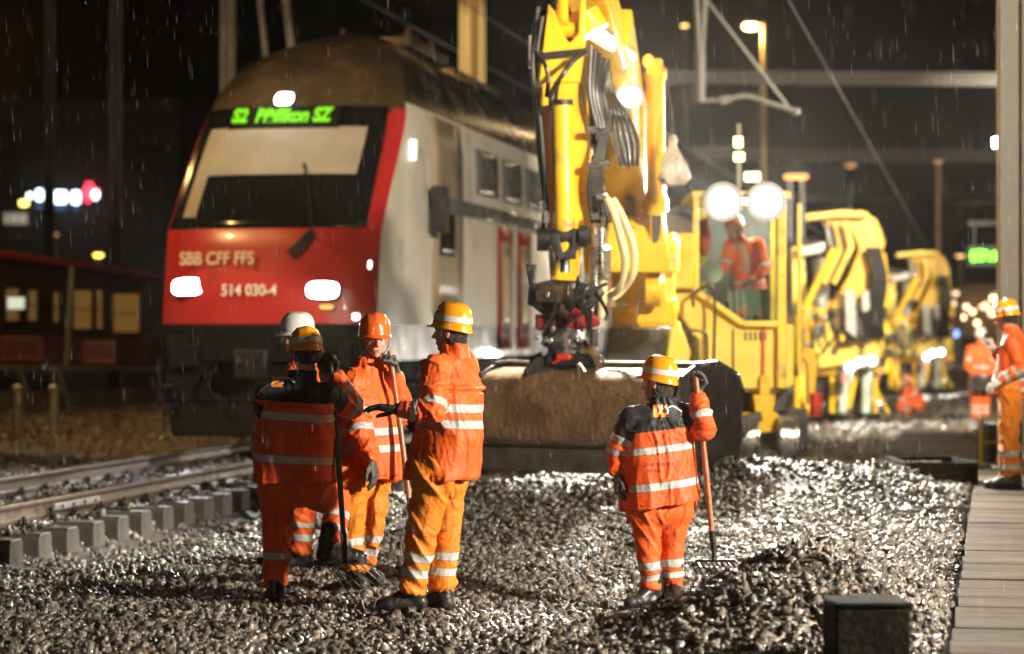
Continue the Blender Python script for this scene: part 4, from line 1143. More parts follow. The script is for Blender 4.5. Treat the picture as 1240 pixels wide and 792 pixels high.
for y0 in (3.2, 18.5):
    b = MB()
    for sx in (-1, 1): b.box((TX+sx*1.0, TY+y0, TZ+.62), (.18, 3.2, .24)); b.box((TX+sx*1.02, TY+y0, TZ+.85), (.25, .8, .2))
    bg_ = b.build('bogie', TUND, train, bevel=.02)
    for dy in (-1.25, 1.25):
        b = MB()
        for sx in (-.75, .75): b.lathe((TX+sx, TY+y0+dy, TZ+.475), [(.2, -.07), (.455, -.06), (.46, .05), (.49, .06), (.49, .08), (.2, .08)], 24, axis=(-math.copysign(1, sx), 0, 0))
        b.cyl((TX-.8, TY+y0+dy, TZ+.475), (TX+.8, TY+y0+dy, TZ+.475), .09); b.build('wheelset', STL, bg_)
b = MB(); b.box((TX, TY+7, TZ+5.7), (1.2, 2.6, .14)); b.box((TX-.3, TY+12, TZ+5.7), (1.3, 4, .16))
for k in range(4): b.lathe((TX+(-.5 if k % 2 else .5), TY+6+.8*(k//2)*2, TZ+5.74), [(.06, 0), (.09, .03), (.05, .05), (.09, .09), (.05, .12), (.04, .2)], 10)
b.build('roof_equipment', TROF, train, bevel=.02)
# ------------------------------------------------------------------ near excavator, arm stretched toward the camera
ex = empty('rail_excavator', W(880, 556, 29), 'yellow rail excavator nearest the camera, arm hanging over the wide grading bucket', 'excavator', 'yellow excavators lined up along the track')
YG = lambda px, py, d: W(px, py, d)
FWD = V((-ST, CT, 0)); RT = V((CT, ST, 0)); UP = V((0, 0, 1))
WRK = lamp_mat('work_light_lens', (1., .97, .88), 160)
def rect(px0, py0, px1, py1, d): return [W(px0, py1, d), W(px1, py1, d), W(px1, py0, d), W(px0, py0, d)]
def slab(b, px0, py0, px1, py1, d, depth): return b.prism(rect(px0, py0, px1, py1, d), FWD*depth)
def poly(b, pts, d, depth): return b.prism([W(x, y, d) for x, y in pts], FWD*depth)
# stick: box section with flared head and fork top
S = 21.6
b = MB()
poly(b, [(657, 95), (708, 90), (712, 200), (708, 262), (700, 342), (666, 342), (662, 262), (655, 180)], S, .42)
poly(b, [(652, 100), (664, 4), (672, 14), (680, 40), (690, 52), (700, 40), (702, 0), (709, -4), (709, 100)], S-.02, .40)
poly(b, [(703, 100), (711, 96), (722, 330), (708, 330)], S+.1, .5)
stick = b.build('stick', YEL, ex, bevel=.012)
b = MB(); b.bar(W(653, 68, S-.05), W(711, 62, S-.05), .06, .02, up=(0, 1, 0)); b.build('strap', RUB, stick)
b = MB(); b.cyl(W(681, 30, S+.02), W(681, -60, S+.6), .055); b.cyl(W(664, 36, S+.1), W(698, 36, S+.1), .07); b.each('pin_lug', YEL, stick, bevel=.005)
# front bucket cylinder
C0, C1 = W(680, 128, S-.16), W(684, 306, S-.16)
b = MB(); b.mat(YEL); b.cyl(C0, C1, .098, n=24); b.mat(DRK); b.cyl(C0+(C0-C1).normalized()*.05, C0, .105, n=20); b.cyl(C1, C1+(C1-C0).normalized()*.06, .102, n=20)
cy = b.build('bucket_cylinder', None, ex)
b = MB(); b.cyl(C1, W(684, 330, S-.16), .045); b.build('rod', CHR, cy)
b = MB(); b.cyl(W(655, 288, S-.2), W(716, 286, S-.2), .075, n=18); b.cyl(W(650, 290, S-.22), W(664, 290, S-.22), .105, n=18); b.cyl(W(700, 286, S-.22), W(712, 286, S-.22), .1, n=18)
poly(b, [(664, 282), (676, 282), (682, 306), (690, 300), (694, 278), (704, 276), (700, 300), (692, 314), (676, 314), (668, 300)], S-.28, .1)
b.build('linkage_pin', DRK, ex, bevel=.008)
# hoses
def hoses(name, m_, lst, r, par=ex):
    for pts in lst:
        b = MB(); b.tube([W(*p) for p in pts], r, 8, 8); b.build(name, m_, par)
hoses('hose', RUB, [
    [(652, 8, S), (645, 60, S), (648, 120, S), (654, 200, S), (659, 250, S), (656, 300, S)],
    [(657, 20, S-.1), (650, 70, S-.1), (653, 130, S-.1), (660, 210, S-.1), (664, 262, S-.1)],
    [(709, 62, S-.1), (690, 78, S-.25), (676, 100, S-.25), (672, 130, S-.2)],
    [(700, 66, S-.15), (683, 88, S-.3), (668, 112, S-.25), (667, 134, S-.2)],
    [(648, 62, S-.1), (660, 78, S-.2), (664, 96, S-.2), (662, 118, S-.2)]], .021)
hoses('hose', RUB, [
    [(716-k*0+k*5, 55+k*5, S-.05+.04*k), (714+k*4, 110, S-.1), (722+k*4, 150, S-.1), (726+k*2, 168, S-.1), (716+k*3, 205, S-.1), (713+k*4, 235, S-.08), (718+k*5, 270, S-.05)] for k in range(5)], .022)
hoses('hose', DRK, [[(724+k*3, 70, S+.3), (733+k*2, 110, S+.3), (740+k*5, 140, S+.2), (744+k*7, 170, S+.4), (752+k*5, 200, S+.6)] for k in range(5)], .02)
hoses('hose', HOSE, [[(735, 240, S-.2), (744, 262, S-.25), (752, 290, S-.3), (757, 320, S-.3), (750, 348, S-.2), (738, 358, S)],
                     [(742, 242, S+.1), (756, 268, S), (767, 300, S), (767, 330, S), (755, 350, S+.1), (741, 362, S+.1)]], .034)
b = MB()
for px, py in ((716, 158), (728, 160), (715, 200), (728, 200), (720, 262), (726, 240)): b.cyl(W(px-4, py, S-.12), W(px+10, py-1, S-.12), .033, n=8)
for px, py in ((662, 262), (655, 250), (660, 284), (722, 290), (732, 268), (650, 275)): b.cyl(W(px, py-6, S-.15), W(px, py+8, S-.15), .03, n=6)
b.each('hose_fitting', STL, ex)
b = MB(); slab(b, 640, 42, 655, 80, S+.1, .2); b.build('valve_box', GAL, ex, bevel=.01)
b = MB(); b.cyl(W(728, 250, S), W(728, 345, S), .035); b.cyl(W(720, 300, S), W(720, 348, S), .05); b.cyl(W(733, 300, S), W(733, 335, S+.1), .05); b.each('rotator_pipe', STL, ex)
# small cylinder across the top
A0, A1 = W(700, 24, S+.2), W(762, 66, S+2.2)
b = MB(); b.cyl(A0, A1, .085, n=18); b.cyl(W(705, 18, S+.2), W(718, 40, S+.2), .16, n=20); poly(b, [(752, 40), (758, 39), (760, 70), (752, 72)], S+2.2, .2); b.build('stick_cylinder', YEL, ex, bevel=.006)
b = MB(); b.cyl(W(706, 26, S+.12), W(712, 36, S+.12), .06); b.cyl(W(722, 34, S+.4), W(736, 44, S+.9), .06); b.each('pivot_pin', STL, ex)
# boom from the machine up and out over the stick
b = MB()
P0 = [(742, 200, 24.6), (806, 200, 24.6), (806, 330, 26.8), (742, 330, 26.8)]
def quad_prism(b, A, B, w, h):
    return b.bar(A, B, w, h, up=(0, 1, 0))
quad_prism(b, W(776, 340, 27.3), W(765, 215, 25.8), .52, .7)
quad_prism(b, W(766, 232, 25.9), W(735, 40, 23.4), .42, .6)
quad_prism(b, W(737, 60, 23.5), W(700, -60, 22.0), .36, .5)
poly(b, [(728, 330), (740, 250), (790, 160), (800, 240), (812, 330)], 25.6, .5)
b.build('boom', YEL, ex, bevel=.02)
b = MB(); poly(b, [(737, 120), (765, 108), (770, 180), (762, 205), (742, 182)], 24.3, .12); poly(b, [(758, 238), (768, 238), (770, 262), (757, 262)], 25.4, .1); b.each('boom_hose_tray', DRK, ex, bevel=.01)
B0, B1 = W(793, 84, 24.6), W(794, 252, 25.4)
b = MB(); b.cyl(B0, B1, .1, n=22); b.cyl(B1-(B1-B0).normalized()*.12, B1+(B1-B0).normalized()*.02, .125, n=22); b.cyl(B0, B0+(B1-B0).normalized()*.1, .12, n=18); b.box(B0+V((0, 0, .02)), (.14, .2, .16))
bc = b.build('lift_cylinder', YEL, ex)
b = MB(); b.cyl(B1, W(792, 345, 26.0), .06, n=16); b.build('rod', CHR, bc)
b = MB(); b.cyl(W(780, 352, 25.9), W(800, 352, 25.9), .17, n=20); poly(b, [(778, 335), (803, 330), (812, 392), (770, 392)], 26.1, .5); b.build('boom_foot', YEL, ex, bevel=.015)
# boom work light
def work_light(par, c, r, power, aim, mtl=WRK, spread=130, col=(1, .95, .82)):
    c = V(c); dr = (V(aim)-c).normalized(); b = MB()
    b.cyl(c-dr*.09, c, r*.7, r*1.08, 20); h = b.build('work_light', DRK, par)
    b = MB(); b.cyl(c+dr*.002, c+dr*.008, r*1.15, r*1.12, 24); b.build('glare_disc', lamp_mat('lamp_glare_outer', (1, .9, .75), .6), h)  # dimmer glowing discs around the lens stand in for lamp glare
    b = MB(); b.cyl(c+dr*.008, c+dr*.013, r*.86, r*.84, 24); b.build('glare_disc', lamp_mat('lamp_glare_inner', (1, .93, .8), 3), h)
    b = MB(); b.cyl(c+dr*.013, c+dr*.02, r*.5, r*.45, 20); b.build('lens', mtl, h)
    if power: point_light('work_lamp', c+dr*.1, power, col, r*.8, spot=spread, aim=aim, blend=.6)
work_light(ex, W(762, 116, 23.7), .13, 4000, W(740, 640, 17.5))
b = MB(); b.sph(W(785, 74, 24.3), (.055, .055, .07)); b.build('beacon', lamp_mat('amber_beacon', (1, .28, .02), 4), ex)
# tiltrotator and quick coupler
Q = 21.4
b = MB(); poly(b, [(640, 345), (668, 338), (700, 340), (735, 350), (733, 372), (716, 372), (704, 388), (668, 386), (646, 372)], Q, .4); poly(b, [(646, 372), (735, 366), (728, 386), (662, 384)], Q+.1, .35)
poly(b, [(636, 320), (650, 320), (648, 345), (646, 372), (638, 368), (640, 345)], Q+.1, .2); b.each('tiltrotator_frame', DRK, ex, bevel=.015)
b = MB(); poly(b, [(684, 374), (694, 372), (726, 384), (727, 395), (700, 400), (686, 396)], Q-.12, .25); b.build('tilt_motor', REDP, ex, bevel=.02)
b = MB(); poly(b, [(648, 380), (686, 384), (684, 402), (648, 400)], Q, .25); b.build('tilt_motor', mat('dark_red_paint', (.14, .012, .01), .4, var=.3), ex, bevel=.02)
b = MB(); b.box(W(672, 356, Q-.05), (.3, .22, .16)); b.cyl(W(676, 372, Q-.16), W(690, 378, Q-.16), .06, n=16); b.build('pump_block', mat('greasy_brown_steel', (.12, .08, .05), .35, .6, var=.5, vscale=12), ex, bevel=.02)
random.seed(77)
for k in range(9):
    x0, x1 = random.uniform(655, 735), random.uniform(650, 735); y0 = random.uniform(335, 360)
    b = MB(); b.tube([W(x0, y0, Q-.2), W((x0+x1)/2+random.uniform(-14, 14), y0+random.uniform(10, 26), Q-.3), W(x1, y0+random.uniform(30, 62), Q-.15)], random.choice((.012, .017)), 6, 8); b.build('hose', random.choice((RUB, RUB, DRK)), ex)
b = MB()
for k in range(14): b.cyl(W(random.uniform(650, 732), random.uniform(340, 425), Q-.18), W(0, 0, 0)*0+W(random.uniform(650, 732), random.uniform(340, 425), Q-.18) if False else (lambda p: p+RT*.03)(W(random.uniform(650, 732), random.uniform(345, 425), Q-.2)), .018, n=6) if False else b.box(W(random.uniform(650, 732), random.uniform(345, 425), Q-.17), (.035, .03, .05))
b.each('valve_fitting', STL, ex, bevel=.004)
b = MB(); b.cyl(W(690, 398, Q+.15), W(690, 420, Q+.15), .26, n=28); b.cyl(W(690, 418, Q+.15), W(690, 436, Q+.15), .21, n=28); b.build('slewing_ring', STL, ex)
b = MB(); poly(b, [(650, 430), (730, 430), (742, 452), (756, 470), (640, 462), (634, 448)], Q-.02, .42); b.box(W(690, 436, Q-.05), (.42, .1, .12)); b.build('quick_coupler', DRK, ex, bevel=.012)
b = MB(); b.box(W(682, 432, Q-.1), (.12, .06, .06)); b.bar(W(668, 440, Q-.1), W(694, 431, Q-.1), .02); b.build('coupler_catch', REDP, ex, bevel=.01)
b = MB(); b.bar(W(706, 412, Q-.15), W(738, 462, Q-.15), .045); b.bar(W(716, 418, Q-.12), W(744, 456, Q-.12), .02); b.cyl(W(700, 440, Q-.2), W(708, 452, Q-.2), .03); b.bar(W(640, 436, Q-.1), W(656, 428, Q-.1), .04)
b.each('tilt_cylinder_rod', CHR, ex)
b = MB(); b.cyl(W(730, 340, Q), W(728, 385, Q), .045); b.build('hose_sleeve', HOSE, ex)
# grading bucket: extruded curved profile, right end turned slightly toward us
bl_ = W(576, 505, 21.6); br_ = W(820, 512, 20.35)
ax = (br_-bl_); ax.z = 0; BW = ax.length; ax.normalize(); back = V((-ax.y, ax.x, 0))  # away from camera
prof = []
def pp(f, z): return (f, z)
# profile in (away, up): curved back facing the camera, floor, open mouth on the far side
curve = [(.78, .36), (.45, .45), (.16, .42), (.02, .30), (-.03, .12), (-.02, -.1), (.04, -.30), (.2, -.45), (.2, -.46)]
curve = [(.95, .30), (.6, .42), (.3, .40), (.1, .34), (.0, .2), (-.03, .02), (-.02, -.16), (.02, -.3), (.05, -.46)]
cz = bl_.z+.03
b = MB(); n = len(curve); C = catmull([V((a, c, 0)) for a, c in curve], 4)
O0 = V((bl_.x, bl_.y, cz))
outer = [(c.x, c.y) for c in C]; inner = []
for i, (a, c) in enumerate(outer):
    t = V((outer[min(i+1, len(outer)-1)][0]-outer[max(i-1, 0)][0], outer[min(i+1, len(outer)-1)][1]-outer[max(i-1, 0)][1])).normalized()
    inner.append((a-t[1]*.03*-1*-1, c+t[0]*.03*-1*-1))
b.prism([O0+back*a+UP*c for a, c in outer+inner[::-1]], ax*BW)
bk = b.build('bucket_shell', RUST, ex, angle=30)
b = MB()
for z0 in (.44,): b.cyl(O0+back*.45+UP*.43, O0+back*.45+UP*.43+ax*BW, .045, n=12)
b.bar(O0+back*.03+UP*-.39-back*.03, O0+back*.03+UP*-.39-back*.03+ax*BW, .02, .2, up=(0, 0, 1)); b.bar(O0-back*.03+UP*-.24, O0-back*.03+UP*-.24+ax*BW, .02, .03)
b.build('bucket_edge', mat('scraped_edge_steel', (.14, .11, .085), .45, .3, var=.4, vscale=7, bump=.3, bscale=25), bk, bevel=.004)
for s_, t0 in ((0, 0), (1, BW)):
    side = [(1.05, .2), (.95, .36), (.62, .47), (.28, .45), (.06, .36), (-.03, .2), (-.04, 0), (.02, -.2), (.12, -.3), (.13, -.46), (1.0, -.52)]
    b = MB(); b.prism([O0+ax*(t0-.02)+back*a+UP*c for a, c in side], ax*.04); o = b.build('bucket_side_plate', BKD, ex, bevel=.006)
    b = MB(); pts = [O0+ax*(t0+.0)+back*a+UP*c for a, c in side[:4]]
    for p, q in zip(pts[:-1], pts[1:]): b.bar(p, q, .07, .03)
    b.build('bucket_rim', STL, o)
# machine body beside and under the cab
b = MB()
poly(b, [(816, 352), (846, 352), (900, 392), (962, 392), (962, 466), (944, 476), (842, 472), (842, 410), (816, 372)], 28.2, 2.6)
body = b.build('engine_body', YEL2, ex, bevel=.03)
b = MB(); poly(b, [(741, 372), (820, 360), (820, 396), (741, 398)], 27.2, 1.6); slab(b, 795, 282, 842, 350, 28.0, 1.4); slab(b, 745, 300, 800, 360, 28.3, 1); b.build('front_housing', YEL, ex, bevel=.03)
b = MB(); poly(b, [(738, 398), (812, 396), (815, 452), (745, 462), (730, 450)], 27.0, 1.2); b.build('undercarriage_shield', RUB, ex, bevel=.02)
b = MB(); poly(b, [(806, 448), (812, 400), (822, 388), (836, 426), (834, 440)], 26.8, .1); b.build('corner_plate', lamp_mat('x', (0, 0, 0), 0) if False else YEL2, ex, bevel=.01)
b = MB(); slab(b, 800, 282, 818, 392, 27.4, .12); slab(b, 806, 290, 822, 330, 27.2, .1); b.each('access_panel', YEL2, ex, bevel=.02)
b = MB(); slab(b, 887, 398, 889, 470, 28.17, .03); slab(b, 850, 470, 955, 472, 28.16, .03); b.each('panel_seam', DRK, body)
for k in range(5): b = MB(); slab(b, 902+k*6, 402, 904+k*6, 412, 28.17, .03); b.build('vent_slot', DRK, body)
b = MB(); slab(b, 923, 396, 926, 455, 28.15, .05); b.build('red_stripe', REDP, body)
b = MB(); slab(b, 920, 455, 932, 478, 28.1, .1); b.build('latch', YEL, body, bevel=.01)
# handrail loops
b = MB(); b.tube([W(862-22, 372, 27.9), W(862-22, 355, 27.9), W(870-6, 352, 27.9), W(864, 440, 27.9)], .02, 6, 3); b.tube([W(826, 440, 27.9), W(826, 408, 27.9), W(834, 400, 27.9), W(852, 402, 27.9), W(856, 412, 27.9), W(856, 445, 27.9)], .018, 6, 3)
b.tube([W(838, 440, 27.9), W(838, 412, 27.9), W(846, 412, 27.9), W(846, 440, 27.9)], .014, 6, 2); b.each('handrail', RUB, ex)
# cab
cab = MB(); d0, dp = 28.1, 1.7
def post(b, px, py0, py1, d, w=.07): b.bar(W(px, py0, d), W(px, py1, d), w, w, up=(0, 1, 0))
post(cab, 843, 234, 352, d0); post(cab, 947, 234, 470, d0, .1); post(cab, 968, 246, 440, d0+.2, .05); post(cab, 852, 240, 380, d0+dp); post(cab, 936, 240, 392, d0+dp)
cab.bar(W(843, 352, d0), W(900, 392, d0), .07); cab.bar(W(900, 392, d0), W(947, 392, d0), .07)
cab.prism(rect(838, 231, 958, 241, d0-.05), FWD*(dp+.15))
cb = cab.build('cab_frame', YEL2, ex, bevel=.012)
b = MB(); b.prism([W(x, y, d0) for x, y in ((846, 350), (901, 389), (943, 389), (943, 243), (846, 243))], FWD*.006); b.build('windscreen', GLS, cb)
b = MB(); b.prism([W(843, 243, d0+.02), W(843, 350, d0+.02), W(850, 378, d0+dp), W(850, 243, d0+dp)], RT*.006); b.build('side_window', GLS, cb)
b = MB(); slab(b, 850, 243, 936, 392, d0+dp+.05, .03); b.build('cab_rear_wall', mat('grey_cab_lining', (.16, .17, .165), .6, var=.15), cb)
b = MB(); slab(b, 886, 350, 932, 395, d0+.5, .5); b.build('cab_console', mat('green_grey_console', (.09, .13, .115), .5, var=.2), cb, bevel=.02)
b = MB(); b.box(W(905, 372, d0+.95), (.5, .5, .14)); b.box(W(908, 338, d0+1.25), (.46, .14, .6)); b.build('seat', RUB, cb, bevel=.04)
b = MB(); b.tube([W(866, 372, d0+.4), W(862, 340, d0+.4), W(858, 322, d0+.4)], .02); b.lathe(W(862, 330, d0+.4), [(.12, -.01), (.14, 0), (.12, .01)], 20, axis=(.1, -1, .4)); b.build('steering_column', GAL, cb)
for k in range(3):
    b = MB(); b.bar(W(884+k*8, 352, d0+.3), W(886+k*8, 386, d0+.3), .03); b.build('lever', GAL, cb)
b = MB(); poly(b, [(846, 268), (858, 262), (862, 290), (856, 312), (848, 306)], d0+.6, .2); b.build('hanging_jacket', TRO and mat('hung_orange_fabric', (.7, .1, .02), .6, var=.2, bump=.4, bscale=9), cb, bevel=.04)
for px in (876, 928):
    work_light(ex, W(px, 244, d0-.2), .2, 3000, W(px-60, 640, 17))
b = MB(); b.bar(W(862, 238, d0-.15), W(945, 238, d0-.15), .04); b.build('light_bar', DRK, ex)
b = MB(); b.box(W(894, 172, 30), (.1, .1, .12)); b.box(W(895, 190, 30), (.12, .1, .1)); b.each('work_light', lamp_mat('yellow_marker_lamp', (1, .9, .35), 5), ex)
b = MB(); b.bar(W(895, 236, 30), W(895, 150, 30), .05); b.build('lamp_pole', GAL, ex)
b = MB(); b.box(W(911, 214, 30), (.2, .1, .12)); b.build('work_light', lamp_mat('warm_marker_lamp', (1, .85, .5), 3), ex, bevel=.02)
# undercarriage with tracks, yellow frames and rail wheels
b = MB(); slab(b, 846, 474, 955, 500, 28.6, 2.4); slab(b, 880, 500, 930, 520, 28.8, 2.2); b.build('undercarriage', DRK, ex, bevel=.03)
b = MB(); poly(b, [(912, 478), (940, 478), (936, 498), (958, 512), (958, 524), (905, 524), (900, 512), (915, 500)], 28.1, .5); slab(b, 886, 505, 897, 552, 27.9, .3); slab(b, 866, 480, 876, 546, 27.9, .3); slab(b, 900, 500, 912, 545, 27.9, .2)
poly(b, [(973, 420), (986, 424), (990, 440), (986, 490), (978, 490), (978, 440), (970, 432)], 29.5, .2); b.each('axle_frame', YEL, ex, bevel=.015)
b = MB(); poly(b, [(897, 506), (922, 498), (924, 508), (908, 524), (900, 526)], 27.6, .3); b.build('blade_plate', BKD, ex, bevel=.01)
for px in (905, 968):
    for dd in (28.0, 30.3):
        b = MB(); c = W(px if px < 950 else 952, 530, dd); b.lathe(c, [(.1, -.1), (.24, -.1), (.26, -.08), (.26, .08), (.3, .09), (.3, .11), (.1, .11)], 24, axis=RT); b.build('rail_wheel', STL, ex)
for px in (850, 938):
    b = MB(); c = W(px, 520, 28.9); L = 1.6; pts = []
    for k in range(24):
        t = 2*math.pi*k/24; pts.append(c+FWD*(L/2+(L/2 if math.cos(t) > 0 else -L/2)+.24*math.cos(t))+UP*.24*math.sin(t))
    b.prism(pts, RT*.36); tr = b.build('crawler_track', RUB, ex, bevel=.01)
    b = MB()
    for k in range(24):
        p = pts[k]; b.box(p+RT*.18, (.37, .06, .05), rot=Matrix.Rotation(TH, 3, 'Z'))
    b.build('track_shoe', RUB, tr)
b = MB(); b.cyl(W(988, 476, 29), W(988, 505, 29), .075, n=14); o = b.build('red_canister', REDP, ex, bevel=.01)
# operator, bending forward in the cab
rI, jI, kI = person('operator in orange jacket leaning forward inside the glazed excavator cab', 905, 392, d0+1.0, dict(
    head=(885, 278, -.25), neck=(892, 288, -.15), shL=(918, 297, -.1), shR=(884, 297, -.1), elL=(926, 325, -.15), wrL=(906, 342, -.35), elR=(876, 322, -.2), wrR=(868, 334, -.4),
    hem=(908, 352, 0), hipL=(916, 352, 0), hipR=(900, 352, 0), knL=(914, 358, -.4), knR=(896, 358, -.4), anL=(912, 384, -.42), anR=(896, 384, -.45), waist=(903, 322, 0)),
    dict(face=(-.6, -.8), pitch=-30, helmet=HORG, jacket=ORG, trousers=TRO, hemw=.2, hemd=.17, jb=[(.12, .05)], sb=[(.25, .05)], lb=TWO, toeL=(-.2, -.9), toeR=(-.3, -.9), seed=11.,
         handL=dict(f=(-.7, -.5, -.3), p=(0, .2, -.9), curl=(.7, .7, .4)), handR=dict(f=(-.5, -.7, -.2), p=(0, .2, -.9), curl=(.7, .7, .4)), voxel=.018, bvox=.012, facing_detail=False))
# plastic sack hanging from the boom
b = MB(); vs = []
prs = [(.02, .62), (.05, .56), (.04, .5), (.09, .38), (.13, .24), (.15, .1), (.1, .02), (.02, 0)]
c = W(815, 226, 24.6)
for r_, h_ in prs:
    for k in range(16):
        t = 2*math.pi*k/16; rr = r_*(1+.22*math.sin(3*t+h_*9)+.12*math.sin(5*t)); vs.append(c+V((math.cos(t)*rr, math.sin(t)*rr*.6, h_*.85)))
b.add(vs, [(i*16+k, i*16+(k+1) % 16, (i+1)*16+(k+1) % 16, (i+1)*16+k) for i in range(len(prs)-1) for k in range(16)]+[tuple(range(15, -1, -1)), tuple(range(112, 128))])
o = b.build('plastic_sack', mat('milky_plastic', (.42, .38, .34), .3, var=.3, vscale=9, bump=.6, bscale=18), None); tag(o, 'crumpled pale plastic sack hanging from the lift cylinder of the nearest excavator', 'sack')
b = MB(); b.tube([W(808, 100, 24.8), W(814, 140, 24.6), c+V((0, 0, .52))], .006, 5); b.build('cord', RUB, o)

# ------------------------------------------------------------------ excavators farther along, booms folded over
def far_excavator(label, px, d):
    base = W(px, 405, d); base.z = 0
    r = empty('rail_excavator', base, label, 'excavator', 'yellow excavators lined up along the track')
    def P(x, z, y=0.): return base+RT*x+FWD*y+UP*z
    def pl(b, pts, y, dep): return b.prism([P(a, c, y) for a, c in pts], FWD*dep)
    k = 1/63.6; T = lambda x, y: ((x-1010)*k, (509-y)*k)
    b = MB(); pl(b, [T(*q) for q in ((1000, 262), (1045, 254), (1063, 266), (1074, 292), (1064, 325), (1038, 372), (1004, 376), (1030, 332), (1042, 300), (1030, 276), (1002, 274))], -.1, .5); b.build('boom', YEL, r, bevel=.03)
    b = MB(); pl(b, [T(*q) for q in ((975, 260), (1020, 255), (1050, 258), (1050, 264), (1010, 264), (976, 268))], -.4, .3); b.build('boom_head', YEL2, r, bevel=.02)
    for o_, m_ in ((0, YEL), (9, YEL), (17, GAL)):
        b = MB(); pl(b, [T(*q) for q in ((1024-o_, 268), (1032-o_, 300), (1010-o_, 345), (1004-o_, 343), (1024-o_, 300), (1017-o_, 270))], -.55+.03*o_, .12); b.build('boom_rib', m_, r, bevel=.01)
    b = MB(); b.cyl(P(*T(1006, 302), -.7), P(*T(972, 372), -.7), .07); b.build('boom_cylinder', YEL, r)
    b = MB(); b.cyl(P(*T(1008, 295), -.7), P(*T(1002, 308), -.7), .05); b.build('rod', CHR, r)
    b = MB(); pl(b, [T(*q) for q in ((966, 380), (985, 366), (1032, 362), (1066, 368), (1082, 396), (1084, 452), (985, 456), (966, 440))], .1, 2.2); b.build('engine_body', YEL, r, bevel=.05)
    b = MB(); pl(b, [T(*q) for q in ((990, 425), (1075, 418), (1077, 432), (992, 446))], -.2, .3); b.build('side_rail', YEL2, r, bevel=.02)
    b = MB(); pl(b, [T(*q) for q in ((1022, 378), (1046, 370), (1052, 404), (1030, 416), (1018, 404))], -.25, .3); b.cyl(P(*T(1056, 330), -.3), P(*T(1060, 395), -.3), .08)
    for j in range(6): b.tube([P(*T(1048+j*3, 300), -.35), P(*T(1056+j*3, 340), -.4), P(*T(1046+j*4, 380), -.35), P(*T(1050+j*4, 410), -.3)], .03, 6)
    b.build('hose', DRK, r)
    b = MB(); pl(b, [T(*q) for q in ((1020, 350), (1034, 352), (1036, 410), (1022, 400))], -.45, .15); pl(b, [T(*q) for q in ((1040, 355), (1050, 350), (1052, 375), (1042, 380))], -.45, .1); b.each('valve_block', GAL, r, bevel=.02)
    # panels, tanks and frames that fill the machine between boom and rails
    for q_, m_, y_ in ((((960, 300), (974, 296), (980, 372), (962, 380)), YEL2, -.1), (((1062, 300), (1078, 306), (1086, 372), (1066, 372)), YEL, .3), (((985, 392), (1012, 388), (1012, 428), (986, 432)), YEL2, -.06), (((1048, 400), (1080, 398), (1081, 424), (1049, 426)), YEL2, -.12), (((966, 300), (1000, 292), (1000, 306), (966, 312)), GAL, -.3)):
        b = MB(); pl(b, [T(*q) for q in q_], y_, .4); b.build('side_panel', m_, r, bevel=.02)
    b = MB(); b.cyl(P(*T(998, 312), .2), P(*T(998, 372), .2), .16, n=16); b.build('air_tank', GAL, r)
    for x_ in (968, 1010, 1062):
        b = MB(); b.bar(P(*T(x_, 456), .0), P(*T(x_, 500), .0), .1, .1); b.bar(P(*T(x_, 470), .0), P(*T(x_+16, 500), .0), .06); b.build('frame_leg', YEL, r, bevel=.01)
    b = MB(); pl(b, [T(*q) for q in ((1058, 330), (1068, 310), (1072, 392), (1060, 398))], -.2, .2); b.build('counter_arm', DRK, r, bevel=.02)
    rs = random.Random(int(px))
    for k_ in range(16):
        x_, y_ = rs.uniform(968, 1080), rs.uniform(375, 440); w_, h_ = rs.uniform(3, 9), rs.uniform(4, 16)
        b = MB(); pl(b, [T(x_, y_), T(x_+w_, y_), T(x_+w_, y_+h_), T(x_, y_+h_)], -.2-rs.uniform(0, .15), .3); b.build('equipment_box', rs.choice((DRK, DRK, GAL, YEL, RUB, STL)), r, bevel=.01)
    for k_ in range(10):
        x_ = rs.uniform(975, 1070); y_ = rs.uniform(360, 400)
        b = MB(); b.tube([P(*T(x_, y_), -.3), P(*T(x_+rs.uniform(-10, 10), y_+25), -.42), P(*T(x_+rs.uniform(-14, 14), y_+rs.uniform(40, 70)), -.3)], .025, 6); b.build('hose', rs.choice((RUB, DRK, GAL)), r)
    # cab behind
    b = MB(); pl(b, [T(*q) for q in ((972, 285), (1003, 285), (1003, 372), (972, 372))], .8, 1.4); c_ = b.build('cab', DRK, r, bevel=.04)
    b = MB(); pl(b, [T(*q) for q in ((976, 292), (998, 292), (998, 330), (976, 330))], .77, .02); b.build('cab_window', TGLS, c_)
    for (x, y) in ((1028, 444), (1040, 438), (1054, 436)):
        work_light(r, P(*T(x, y), -.35), .12, 400 if x == 1040 else 0, P(x*0+.4, -.2, -5))
    b = MB()
    for x in (1018, 1046): pl(b, [T(x, 446), T(x+12, 446), T(x+9, 500), T(x-1, 500)], -.1, .25)
    b.each('support_leg', mat('white_green_support', (.45, .52, .46), .5, var=.3, vscale=3), r, bevel=.02)
    b = MB(); pl(b, [T(1030, 450), T(1044, 448), T(1034, 495), T(1022, 495)], .1, .3); pl(b, [T(968, 430), T(985, 430), T(985, 505), T(975, 505)], .1, .3); b.each('axle_frame', YEL, r, bevel=.02)
    b = MB(); pl(b, [T(985, 450), T(1075, 446), T(1070, 482), T(990, 490)], .5, 1.8); b.build('undercarriage', DRK, r, bevel=.03)
    for x in (995, 1065):
        for y in (.6, 2.3): b = MB(); b.lathe(P(*T(x, 492), y), [(.1, -.1), (.27, -.1), (.27, .08), (.31, .09), (.31, .11), (.1, .11)], 20, axis=RT); b.build('rail_wheel', STL, r)
    b = MB(); b.bar(P(*T(1068, 445), -.4), P(*T(1061, 458), -.4), .09, .02); b.build('warning_board', mat('red_white_board', (.62, .18, .2), .5, var=.1), r)
